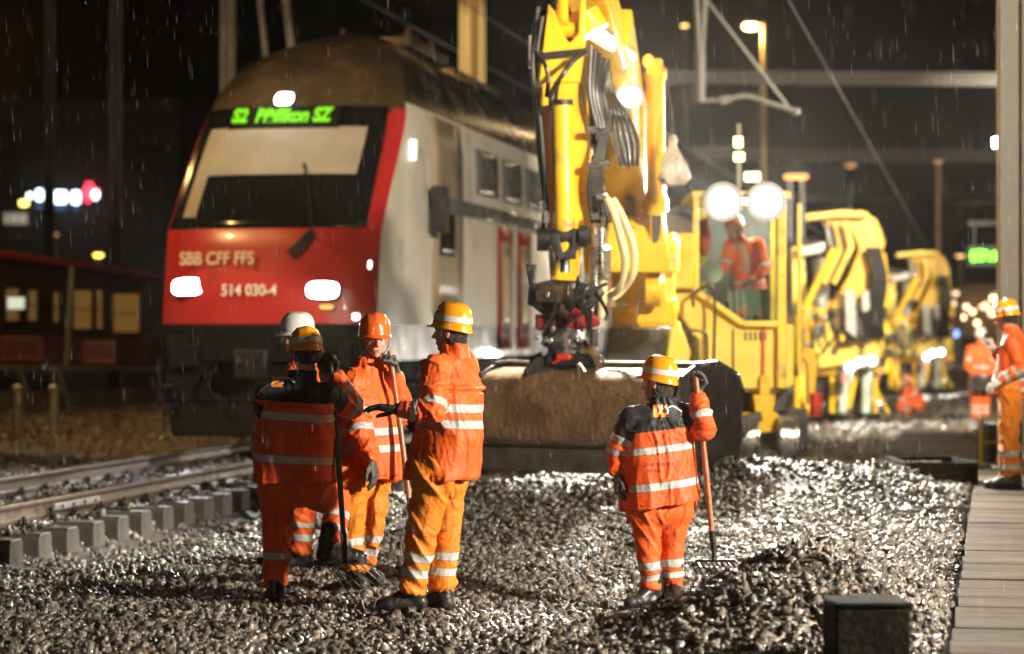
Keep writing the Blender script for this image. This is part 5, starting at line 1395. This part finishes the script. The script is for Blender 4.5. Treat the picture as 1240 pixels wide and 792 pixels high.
    b = MB(); b.cyl(P(*T(1022, 450), -.5), P(*T(1022, 462), -.5), .12); b.build('lamp_globe', mat('pink_globe', (.6, .3, .28), .4, var=.05), r)
    return r
far_excavator('second yellow excavator in the row, folded boom bent over behind the glazed cab', 1008, 46)
far_excavator('farthest yellow excavator in the row, above the crouching worker', 1107, 68)
# ------------------------------------------------------------------ masts, gantries, lamps and buildings in the background
def lattice_mast(label, px, d, z1, wdt, m_, name='catenary_mast', grp='overhead line masts', lean=0):
    p = W(px, 405, d); p.z = 0
    r = empty(name, p, label, 'mast', grp)
    b = MB()
    for sx in (-1, 1): b.box(p+V((sx*wdt/2, 0, z1/2)), (.07, wdt, z1))
    b.box(p+V((0, 0, z1/2)), (wdt-.05, .02, z1)); b.box(p+V((0, 0, .06)), (wdt*2, wdt*2, .25)); b.build('post', m_, r)
    return r, p
MASTD = mat('dull_grey_mast', (.13, .12, .1), .6, .2, var=.3, vscale=2)
DKM = mat('dark_weathered_mast', (.05, .045, .04), .6, .2, var=.3, vscale=3)
MY = mat('amber_lit_mast', (.4, .28, .1), .5, .1, var=.15, vscale=3)  # amber lamp light put into the steel's own colour
r, p = lattice_mast('mast rising behind the train roof, warm yellow lamp light put into its colour', 572, 47, 11, .38, MY)
b = MB(); b.bar(p+V((0, 0, 8.3)), p+V((0, 0, 8.3))+RT*1.3, .1, .14); b.build('bracket_arm', MY, r)
r, p = lattice_mast('grey mast just left above the train dome', 276, 50, 12, .2, MASTD)
b = MB(); b.bar(p+V((.4, 0, 11)), p+V((1.2, 0, 4)), .09); b.bar(p+V((.95, 0, 11)), p+V((1.65, 0, 5)), .12); b.each('stay_rod', MASTD, r)
r, p = lattice_mast('thin dark mast at the far left', 60, 62, 13, .16, DKM)
r, p = lattice_mast('slim dark mast between the far left mast and the train', 140, 58, 13, .18, DKM)
r, p = lattice_mast('thick grey mast standing on the platform at the right edge', 1228, 26.5, 10, .24, MASTD)
b = MB(); b.bar(p+V((-.16, -.05, 0)), p+V((-.16, -.05, 10)), .05); b.build('cable_duct', mat('brown_duct', (.2, .1, .04), .5, var=.2), r)
CNT = mat('pale_grey_cantilever', (.1, .095, .085), .6, .1, var=.1)
# overhead cantilever reaching in from the top right
r = empty('catenary_cantilever', W(850, -40, 40), 'hanging overhead-line cantilever with V insulator and slanting steady arm', 'cantilever')
b = MB(); b.tube([W(840, -60, 40), W(847, 70, 40), W(848, 124, 40)], .05, 8, 3); b.tube([W(857, -60, 40), W(850, 70, 40), W(848, 124, 40)], .05, 8, 3); b.cyl(W(848, 62, 40), W(848, 124, 40), .09); b.build('insulator_post', CNT, r)
b = MB(); b.tube([W(850, 122, 40), W(878, 121, 40), W(902, 116, 40), W(930, 124, 40), W(965, 135, 40)], .04, 8, 4); b.cyl(W(872, 122, 40), W(884, 120, 40), .08); b.cyl(W(964, 132, 40), W(965, 139, 40), .07)
b.bar(W(850, -8, 40), W(954, 128, 40), .045); b.build('steady_arm', CNT, r)
b = MB(); b.bar(W(700, -60, 40), W(1240, -62, 40), .2); b.bar(W(700, -90, 40), W(1240, -92, 40), .12); b.each('support_beam', MASTC, r)
GNM = mat('dull_gantry_steel', (.055, .048, .042), .6, .1, var=.3, vscale=1)
# portal gantries across the tracks
for (py, d, lab, th) in ((89, 62, 'nearest overhead portal gantry, highest pale beam across the night sky', .26), (182, 92, 'middle overhead portal gantry beam behind the cab lights', .34), (236, 128, 'farthest overhead portal gantry beam', .34)):
    r = empty('portal_gantry', W(1100, py, d), lab, 'gantry', 'portal gantries over the tracks')
    b = MB(); A, B = W(780, py-2, d), W(1275, py+2, d); b.bar(A, B, .15, th*.4); b.bar(A+V((0, 0, -th)), B+V((0, 0, -th)), .12, th*.3)
    n = 26
    for k in range(n):
        break
        q0 = A.lerp(B, k/n); q1 = A.lerp(B, (k+1)/n); b.bar(q0, q1+V((0, 0, -th)), .05)
    b.bar(A+V((0, 0, -th/2)), B+V((0, 0, -th/2)), .02, th*.9); b.build('beam', GNM, r)
    b = MB()
    for px in (790, 1262): q = W(px, py, d); b.bar(V((q.x, q.y, 0)), q, .3)
    b.each('post', MASTC, r)
# overhead wires
for i, (px0, py0, px1, py1) in enumerate(((955, 0, 1180, 400), (480, -50, 1172, 398), (330, -60, 1168, 396))):
    b = MB(); b.tube([W(px0, py0, 30+6*i), W(px1, py1, 160)], .012, 5, 0); o = b.build('contact_wire', MASTC, None)
    tag(o, ['right', 'middle', 'left'][i]+'most overhead contact wire running toward the vanishing point', 'wire', 'overhead contact wires')
# lamps
AMB = lamp_mat('sodium_lamp', (1., .62, .18), 30)
AMS = lamp_mat('small_sodium_lamp', (1., .5, .15), 5)
def street_lamp(label, px, py, d, r_, m_, arm=0., pole=True, cat='street lamp', power=0, zb=0., name='street_lamp', pm=None, grp='lamps scattered over the railway yard'):
    p = W(px, py, d); r = empty(name, V((p.x, p.y, zb)), label, cat, grp)
    q = p+RT*arm
    b = MB(); b.cyl(V((q.x, q.y, zb)), q+V((0, 0, .12 if arm else -.02)), .1 if d > 60 else .05, .07 if d > 60 else .04, 10)
    if arm: b.bar(q+V((0, 0, .1)), p+V((0, 0, .08)), .06)
    b.build('pole', pm or MASTC, r)
    b = MB(); b.sph(p, (r_*1.3, r_, r_*.6), 14, 8); b.build('lamp', m_, r)
    b = MB(); b.sph(p+V((0, 0, r_*.55)), (r_*1.5, r_*1.2, r_*.3), 14, 8); b.build('lamp_hood', MASTC, r)
    if power: point_light('lamp_glow', p+V((0, -.1, -.25)), power, (1, .7, .35), .15)
    return r
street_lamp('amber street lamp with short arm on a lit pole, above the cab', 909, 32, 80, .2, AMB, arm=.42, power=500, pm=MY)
street_lamp('tiny amber lamp left of the overhead cantilever', 829, 31, 120, .14, AMS, power=0)
street_lamp('small amber lamp between the gantries', 1030, 200, 110, .2, lamp_mat('dim_amber_lamp', (1, .5, .2), .7))
street_lamp('slim amber-lit lamp column under the right gantries', 1136, 196, 90, .12, lamp_mat('dim_amber_lamp', (1, .5, .2), .7), pm=mat('amber_lit_column', (.4, .2, .08), .5, var=.1))  # column colour carries the amber lamp light
street_lamp('left of the paired orange signal lamps over the second excavator', 957, 214, 70, .14, lamp_mat('orange_signal', (1, .35, .08), 3.5), cat='signal lamp')
street_lamp('right of the paired orange signal lamps over the second excavator', 971, 214, 70, .14, lamp_mat('orange_signal', (1, .35, .08), 3.5), cat='signal lamp')
street_lamp('small orange lamp left of the green platform display', 1163, 310, 110, .16, lamp_mat('dim_amber2', (1, .5, .2), 2.))
street_lamp('orange lamp just above the far station lights', 1159, 355, 120, .2, lamp_mat('pale_amber', (1, .62, .35), 3.))
street_lamp('round warm lamp touching the helmet of the platform worker', 1210, 361, 60, .18, lamp_mat('warm_round', (1, .72, .3), 6.))
street_lamp('small yellow lamp beyond the red structure at the left', 119, 309, 100, .16, lamp_mat('yellow_far', (1, .75, .1), 5))
street_lamp('faint orange lamp above the red structure', 66, 284, 110, .14, lamp_mat('dim_amber_lamp', (1, .5, .2), .7))
# white floodlight on a pole next to the right mast
r = empty('floodlight', V((*W(1212, 182, 31).xy, .1)), 'white twin floodlight on a thin pole beside the right-edge mast', 'floodlight', 'site floodlight masts')
p = W(1212, 182, 31)
b = MB(); b.cyl(V((p.x+.05, p.y, .1)), p+V((.05, 0, -.1)), .03); b.build('pole', mat('orange_pole', (.35, .16, .05), .5, var=.1), r)
for dx, dz in ((-.03, .1), (.05, -.04)): b = MB(); b.box(p+V((dx, 0, dz)), (.15, .1, .12)); b.build('lamp_head', WRK, r, bevel=.02)
point_light('flood_lamp', p+V((-.2, -.25, 0)), 900, (1, .95, .85), .1, spot=120, aim=W(1050, 700, 18))
# green platform display
r = empty('platform_display', W(1196, 310, 58), 'green lit platform display hanging behind the right-edge mast', 'display')
b = MB(); b.box(W(1197, 310, 58.1), (1.0, .2, .5), rot=Matrix.Rotation(TH, 3, 'Z')); b.bar(W(1180, 300, 58.1), W(1180, 270, 58.1), .04); b.bar(W(1214, 300, 58.1), W(1214, 270, 58.1), .04); b.bar(W(1172, 270, 58.1), W(1262, 271, 58.1), .12); b.bar(V((*W(1262, 271, 58.1).xy, 0)), W(1262, 271, 58.1), .2)
b.build('case', RUB, r)
GR2 = lamp_mat('green_display_bright', (.15, 1., .03), 5)
b = MB(); b.sph(W(1178.5, 310, 57.9), (.07, .03, .15)); b.build('display_dot', GR2, r)
Mt = Matrix((RT, UP, -FWD)).transposed().to_4x4(); Mt.translation = W(1200, 310, 57.9)
text_obj('display_text', 'Zürich', .33, GR2, Mt, r, .01, .78, .02)
# far platform hall with rows of warm lamps
BR = mat('brown_far_wall', (.12, .08, .05), .8, var=.3, vscale=.6); 
r = empty('station_hall', W(1200, 405, 150), 'far station hall with warm lamps beyond the excavators', 'building')
b = MB(); b.prism(rect(1140, 355, 1300, 408, 150), FWD*20); b.build('wall', BR, r)
b = MB(); b.prism([W(1130, 356, 149), W(1310, 356, 149), W(1240, 344, 149), W(1180, 344, 149)], FWD*22); b.build('roof', mat('dim_roof', (.06, .045, .035), .7, var=.3), r)
random.seed(5)
for k in range(17):
    px = random.uniform(1150, 1232); py = random.choice((366, 372, 378, 385, 390))+random.uniform(-2, 2)
    b = MB(); b.sph(W(px, py, 148.6), random.uniform(.12, .24)); b.build('wall_lamp', lamp_mat('warm_station_lamp%d' % (k % 3), (1, .68, .36), (3, 6, 1.6)[k % 3]), r)
for k in range(14):
    b = MB(); b.prism(rect(1150+k*7, 395, 1151+k*7, 430, 110), FWD*.1); b.build('fence_post', MASTC, r)
b = MB(); b.sph(W(1157, 404, 100), .16); b.build('blue_lamp', lamp_mat('blue_lamp', (.2, .4, 1), 3), r)
point_light('hall_glow', W(1190, 370, 140), 1500, (1, .6, .3), .5)
# dark building with lit sign, left
r = empty('office_building', V((*W(60, 405, 130).xy, 0)), 'dark building at the left carrying the bluish white lit sign', 'building')
DBK = mat('dark_facade', (.02, .015, .012), .7, var=.4, vscale=.4)
b = MB(); b.prism(rect(-120, 120, 215, 420, 132), FWD*25); b.build('wall', DBK, r)
SW = lamp_mat('bluish_sign_light', (.72, .95, 1.), 5.); SBL = lamp_mat('blue_sign_glow', (.1, .2, .5), .5)
def blobs(name, m_, pts, d, rx, rz):
    for px, py, sx, sz in pts: b = MB(); b.sph(W(px, py, d), (rx*sx, .1, rz*sz), 14, 8); b.build(name, m_, r)
b = MB()
for (x0, y0, x1, y1) in ((43, 229, 51, 243), (62, 231, 80, 246), (86, 231, 96, 247)): b.prism(rect(x0, y0, x1, y1, 130), FWD*.3)
b.each('sign_letter_block', SW, r, bevel=.12)
b = MB()
for (x0, y0, x1, y1) in ((43, 247, 50, 252), (62, 248, 79, 254), (88, 250, 93, 254)): b.prism(rect(x0, y0, x1, y1, 130), FWD*.3)
b.each('sign_underline', SBL, r)
b = MB()
for ang in (0, 90): pass
b.prism([W(x, y, 130) for x, y in ((104, 221), (111, 221), (112, 227), (119, 229), (118, 238), (110, 240), (106, 246), (101, 240), (98, 232), (103, 227))], FWD*.3); b.build('red_sign', lamp_mat('red_neon', (1., .04, .07), 4), r)
b = MB(); b.sph(W(115.5, 236, 129.5), (.2, .1, .26)); b.sph(W(36, 237, 129.5), .16); b.each('sign_lamp', SW, r)
b = MB(); b.box(W(29, 246, 129.6), (.5, .1, .3)); b.build('yellow_lamp', lamp_mat('yellow_sign_lamp', (1, .8, .15), 5), r, bevel=.1)
WIN = lamp_mat('dim_office_window', (.75, .68, .5), .45)
for x0, x1 in ((5, 9), (12, 20), (22, 32)): b = MB(); b.prism(rect(x0, 258, x1, 271, 131.8), FWD*.3); b.build('window', WIN, r)
# red carriage-like site building on posts behind the left ballast
r = empty('site_cabin', V((*W(90, 405, 52).xy, 0)), 'long red raised cabin with amber lit windows on posts at the left', 'cabin')
RCB = mat('dark_red_cladding', (.19, .018, .012), .45, var=.35, vscale=1.5); A52 = 52
def rr(x0, y0, x1, y1, d=52, dep=.2): return rect(x0, y0, x1, y1, d)
b = MB(); b.prism([W(-80, 294, 50), W(-80, 446, 50), W(195, 446, 58), W(195, 337, 58)], FWD*3); b.build('wall', mat('brown_cladding', (.05, .018, .01), .5, var=.4, vscale=1.2), r)
b = MB(); b.prism([W(-80, 300, 49.8), W(-80, 290, 49.8), W(195, 331, 57.8), W(195, 337, 57.8)], FWD*.3); b.build('roof_edge', mat('red_roof_edge', (.55, .06, .02), .4, var=.15), r)
b = MB(); b.prism([W(-80, 404, 49.7), W(-80, 440, 49.7), W(195, 440, 57.7), W(195, 407, 57.7)], FWD*.15); b.build('red_band', RCB, r)
b = MB(); b.prism([W(-80, 441, 49.6), W(-80, 446, 49.6), W(195, 448, 57.6), W(195, 444, 57.6)], FWD*.4); b.build('floor_edge', mat('ochre_edge', (.5, .3, .06), .5, var=.2), r)
WA = lamp_mat('amber_lit_window', (1., .48, .08), .13)
for k, (x0, y0, x1, y1) in enumerate(((88, 352, 112, 398), (116, 352, 125, 398), (64, 354, 72, 390), (136, 356, 170, 402), (33, 352, 46, 388), (6, 350, 24, 388))):
    dd = 50+ (x0+80)/275*8-.35
    b = MB(); b.prism(rect(x0, y0, x1, y1, dd), FWD*.05); w_ = b.build('window', WA if k < 4 else lamp_mat('dim_amber_window', (.9, .45, .12), .13), r)
    b = MB()
    for xx in (x0, x1): b.bar(W(xx, y0, dd-.02), W(xx, y1, dd-.02), .05)
    b.bar(W(x0, (y0+y1)/2, dd-.02), W(x1, (y0+y1)/2, dd-.02), .03); b.build('frame', DRK, w_)
b = MB(); b.prism(rect(9, 360, 29, 374, 49.6), FWD*.05); b.build('lit_panel', lamp_mat('pale_lit_panel', (.9, .95, .7), .8), r)
LT = mat('dull_pink_rail', (.34, .14, .1), .5, var=.2)
b = MB()
for (x0, x1, y0, y1) in ((2, 50, 409, 434), (102, 138, 414, 438)):
    for k in range(10): xx = x0+(x1-x0)*k/9; b.bar(W(xx, y0, 49.5), W(xx, y1, 49.5), .025)
    b.bar(W(x0, y0, 49.5), W(x1, y0, 49.5), .04); b.bar(W(x0, y1, 49.5), W(x1, y1, 49.5), .04)
b.each('railing', LT, r)
for px in (20, 60, 66): b = MB(); b.bar(V((*W(px+20, 500, 51).xy, -.2)), W(px, 446, 50), .16); b.build('support_post', GAL, r)
b = MB(); b.cyl(W(87, 322, 49.4), W(80, 442, 49.4), .05); b.build('drain_pipe', GAL, r)
# low wall behind the left ballast
b = MB(); b.prism([W(-90, 478, 46), W(-90, 535, 46), W(330, 520, 60), W(330, 465, 60)], FWD*.4); o = b.build('retaining_wall', mat('ochre_stained_wall', (.2, .15, .08), .7, var=.35, vscale=1.2, dirt=(.05, .04, .03), dirt_amt=.5, dscale=.7), None); tag(o, 'low ochre stained retaining wall beneath the red cabin', 'wall')
for px in (22, 66): 
    p = W(px, 500, 38); b = MB(); b.cyl(V((p.x, p.y, 0)), p+V((0, 0, .35)), .09, .07); b.lathe(p+V((0, 0, .35)), [(.1, 0), (.1, .06), (.02, .1)], 12); o = b.build('marker_post', GAL, None)
    tag(o, 'pale stub post on the ballast below the red cabin, '+('left' if px == 22 else 'right')+' of the two', 'post', 'stub posts on the left ballast')
# trench edge box, dark kerb block, crate by the platform worker
BLK = mat('dark_block_wood', (.009, .0075, .006), .9, spec=.08, var=.4, vscale=9, bump=.5, bscale=30, dirt=(.03, .03, .012), dirt_amt=.3, dscale=14)
c = W(1056, 737, 11.1); b = MB(); b.box(c-V((0, 0, .3))+FWD*.19, (.345, .36, .6), rot=Matrix.Rotation(TH+.04, 3, 'Z')); b.box(c+V((0, 0, .012))+FWD*.19, (.362, .38, .024), rot=Matrix.Rotation(TH+.04, 3, 'Z')); o = b.build('kerb_block', BLK, None, bevel=.012); tag(o, 'square dark block with mossy top in the stones at the bottom right', 'block')
c = W(1140, 560, 24); r = empty('cable_chamber', V((c.x, c.y, 0)), 'sunken dark cable chamber with a thin metal lip beside the platform', 'chamber')
b = MB(); R = Matrix.Rotation(TH, 3, 'Z')
b.box(c+V((0, 0, -.2)), (.72, .05, .4), rot=R); b.box(c+V((0, 0, -.2))+FWD*1.2, (.72, .05, .4), rot=R); b.box(c+V((0, 0, -.2))+FWD*.6-RT*.34, (.05, 1.2, .4), rot=R); b.box(c+V((0, 0, -.2))+FWD*.6+RT*.34, (.05, 1.2, .4), rot=R); b.box(c+V((0, 0, -.3))+FWD*.6, (.7, 1.1, .03), rot=R); b.build('walls', BLK, r)
b = MB(); b.box(c+V((-.17, -.02, .01)), (.34, .03, .015), rot=R); b.build('lip', STL, r)
c = W(1222, 534, 27.5); r = empty('generator', V((c.x, c.y, .15)), 'dark generator box with yellow frame behind the legs of the platform worker', 'generator')
b = MB(); b.box(c+V((0, 0, -.02)), (.6, .6, .45), rot=R); b.build('housing', DRK, r, bevel=.03); b = MB()
for sx in (-1, 1):
    b.tube([c+RT*.32*sx+V((0, -.32, -.26)), c+RT*.32*sx+V((0, -.32, .24)), c+RT*.32*sx+V((0, .3, .24)), c+RT*.32*sx+V((0, .3, -.26))], .02, 8, 2)
b.bar(c-RT*.32+V((0, -.32, .0)), c+RT*.32+V((0, -.32, 0)), .03); b.build('frame', YEL, r)
for k, (px, py, d_, s_) in enumerate(((1072, 470, 44, .5), (985, 525, 36, .4))):
    pass
# site floodlight masts outside the frame
def flood_mast(name, label, base, h, aim, power, col, spread=110, heads=2, blend=.4):
    base = V(base); root = empty(name, base, label, 'floodlight', 'site floodlight masts'); b = MB()
    for k in range(3):
        a = 2*math.pi*k/3; b.cyl(base+V((math.cos(a)*.7, math.sin(a)*.7, .02)), base+V((0, 0, 1.1)), .02)
    b.build('tripod', GAL, root); b = MB(); b.cyl(base+V((0, 0, .6)), base+V((0, 0, h)), .03); b.bar(base+V((-.5, 0, h)), base+V((.5, 0, h)), .05); b.build('pole', GAL, root)
    for k in range(heads):
        c = base+V((-.35+.7*k/(max(1, heads-1)), 0, h+.16)); dr = (V(aim)-c).normalized()
        x, y, z = frame_of(c, V(aim)); R = Matrix((x, y, z)).transposed()
        b = MB(); b.mat(DRK); b.box(c-z*.05, (.34, .26, .1), rot=R); b.mat(lamp_mat('floodlight_lens', (1., .93, .8), 30)); b.box(c+z*.003, (.3, .22, .01), rot=R)
        b.build('lamp_head', None, root)
        point_light('flood_lamp', c+z*.12, power/heads, col, .25, spot=spread, aim=aim, blend=blend)
    return root
flood_mast('floodlight_mast', 'twin floodlight on a tripod beyond the near platform slabs, outside the right edge', (10.3, 10.1, 0), 4.3, W(620, 470, 15), 25000, (1, .9, .76), spread=44, blend=.4)
flood_mast('floodlight_mast', 'tall twin floodlight on the platform aimed at the train', (4.8, 14, .16), 6.5, (-8.2, 34, 3.2), 14000, (1, .86, .66), spread=50, blend=.45)
flood_mast('floodlight_mast', 'tall twin floodlight farther down the platform aimed at the row of excavators', (4.5, 33, .16), 7.5, (-1.6, 56, 2.5), 22000, (1, .88, .66), spread=90, blend=.5)
flood_mast('floodlight_mast', 'unseen twin floodlight added at the far platform end to brighten the last excavator', (5.5, 56, .16), 7.5, (-1.2, 70, 2.5), 14000, (1, .88, .66), spread=60, blend=.5)  # extra mast added because the last excavator came out dim
flood_mast('floodlight_mast', 'twin floodlight on a tripod behind the photographer', (-6.5, -7, -.2), 5.0, (-3.0, 16, .5), 700, (1, .8, .6))
r = empty('street_lamp', (-15, 23, 0), 'added amber lamp on a tall pole left of the tracks, gilding the train roof', 'street lamp', 'lamps scattered over the railway yard')
b = MB(); b.cyl((-15, 23, 0), (-15, 23, 10), .09, .06); b.bar((-15, 23, 10), (-13.6, 23, 10.1), .07); b.build('pole', MASTC, r)
b = MB(); b.box((-13.5, 23, 10.05), (.6, .3, .12)); b.build('lamp', AMB, r, bevel=.03)
point_light('sodium_lamp', (-13.5, 23, 9.85), 4200, (1, .6, .2), .15, spot=75, aim=(-8.6, 33, 5.6), blend=.6)  # spot added and aimed for the golden sheen on the train roof
r = empty('street_lamp', V((*W(-70, 405, 43).xy, 0)), 'added amber lamp outside the left edge, brightening the red cabin and left ballast', 'street lamp', 'lamps scattered over the railway yard')
p = W(-70, 405, 43); b = MB(); b.cyl(V((p.x, p.y, 0)), V((p.x, p.y, 7)), .08, .05); b.build('pole', MASTC, r); b = MB(); b.sph((p.x+.4, p.y, 7.05), (.35, .2, .1)); b.build('lamp', AMB, r)
point_light('sodium_lamp', (p.x+.4, p.y, 6.8), 550, (1, .58, .2), .15)  # unseen lamp added to lift the cabin's red stripes
point_light('cab_fill_light', W(897, 262, 29.0), 45, (.95, 1, .95), .15)  # fill light added to whiten the cab in place of lamp glare
# unseen warm lamp added to brighten the platform worker and slabs
r = empty('street_lamp', (2.6, 18.2, .15), 'added warm lamp on a short post outside the right edge, brightening the platform worker', 'street lamp', 'lamps scattered over the railway yard')
b = MB(); b.cyl((2.6, 18.2, .15), (2.6, 18.2, 4.6), .06, .045); b.build('pole', MASTC, r); b = MB(); b.sph((2.4, 18.2, 4.62), (.3, .15, .08)); b.build('lamp', AMB, r)
point_light('platform_fill_lamp', (2.3, 18.2, 4.45), 380, (1, .74, .42), .15)
# damp air over the yard: rain mist that the floodlights catch
b = MB(); b.box((0, 60, 9), (160, 260, 24))
hz_ = b.build('haze', None, None, smooth=False); tag(hz_, 'thin rain mist hanging over the yard', 'haze', kind='stuff')
m = bpy.data.materials.new('rain_mist'); m.use_nodes = True; nt = m.node_tree; nt.nodes.remove(nt.nodes['Principled BSDF'])
pv = nt.nodes.new('ShaderNodeVolumePrincipled'); pv.inputs['Color'].default_value = (1, .9, .8, 1); pv.inputs['Density'].default_value = .0001; pv.inputs['Anisotropy'].default_value = .9
nt.links.new(pv.outputs[0], nt.nodes['Material Output'].inputs['Volume']); hz_.data.materials.append(m)
# rain drops caught by the lamps
nR = 1900; d = rng.uniform(6, 27, nR)**1.0; c = d*rng.uniform(-.26, .26, nR); zz = rng.uniform(.1, 1, nR)
X = CT*c-ST*d; Y = ST*c+CT*d; Z = rng.uniform(.05, 1, nR)*(EYE+.16*d)
L = rng.uniform(.07, .13, nR); r_ = .00042
dirv = np.array([.06, 0, -1.]); 
base = np.array([[r_, 0, 0], [-r_*.5, r_*.87, 0], [-r_*.5, -r_*.87, 0]])
cen = np.stack([X, Y, Z], -1)
vv = np.concatenate([(cen-dirv*L[:, None]*.7)[:, None], cen[:, None]+base[None], (cen+dirv*L[:, None]*.3)[:, None]], 1).reshape(-1, 3)
tf = np.array([[0, 2, 1], [0, 3, 2], [0, 1, 3], [4, 1, 2], [4, 2, 3], [4, 3, 1]])
ff = (tf[None]+(np.arange(nR)*5)[:, None, None]).reshape(-1, 3)
me = big_mesh('rain', vv, ff, 3); me.materials.append(mat('rain_water', (.75, .77, .8), .15, var=0, spec=1.))
tag(mesh_obj('rain', me), 'fine rain drops falling through the lamp light', 'rain', kind='stuff')
# ------------------------------------------------------------------ camera, world, lamps
cam = bpy.data.cameras.new('camera'); co = bpy.data.objects.new('camera', cam); COL.objects.link(co)
cam.lens = 85; cam.sensor_width = 36; co.location = (0, 0, EYE)
co.rotation_euler = (math.radians(90)+math.atan(9/F), 0, TH)
cam.clip_start = .1; cam.clip_end = 3000
cam.dof.use_dof = True; cam.dof.focus_distance = 14.9; cam.dof.aperture_fstop = 1.5; cam.dof.aperture_blades = 9
SC.camera = co
w = bpy.data.worlds.new('World'); SC.world = w; w.use_nodes = True
bg = w.node_tree.nodes['Background']; sk = w.node_tree.nodes.new('ShaderNodeTexSky'); sk.sky_type = 'NISHITA'; sk.sun_disc = False
sk.sun_elevation = math.radians(-4); sk.sun_rotation = math.radians(200)
sk.air_density = 1; 
bg.inputs['Color'].default_value = (1.0, .8, .68, 1); bg.inputs['Strength'].default_value = .0004
SC.view_settings.view_transform = 'Standard'; SC.view_settings.look = 'None'; SC.view_settings.exposure = 0; SC.view_settings.gamma = 1
SC.cycles.use_denoising = True
SC.cycles.sample_clamp_indirect = 4; SC.cycles.max_bounces = 5; SC.cycles.volume_bounces = 0; SC.cycles.caustics_reflective = False; SC.cycles.caustics_refractive = False
SC.cycles.transparent_max_bounces = 8
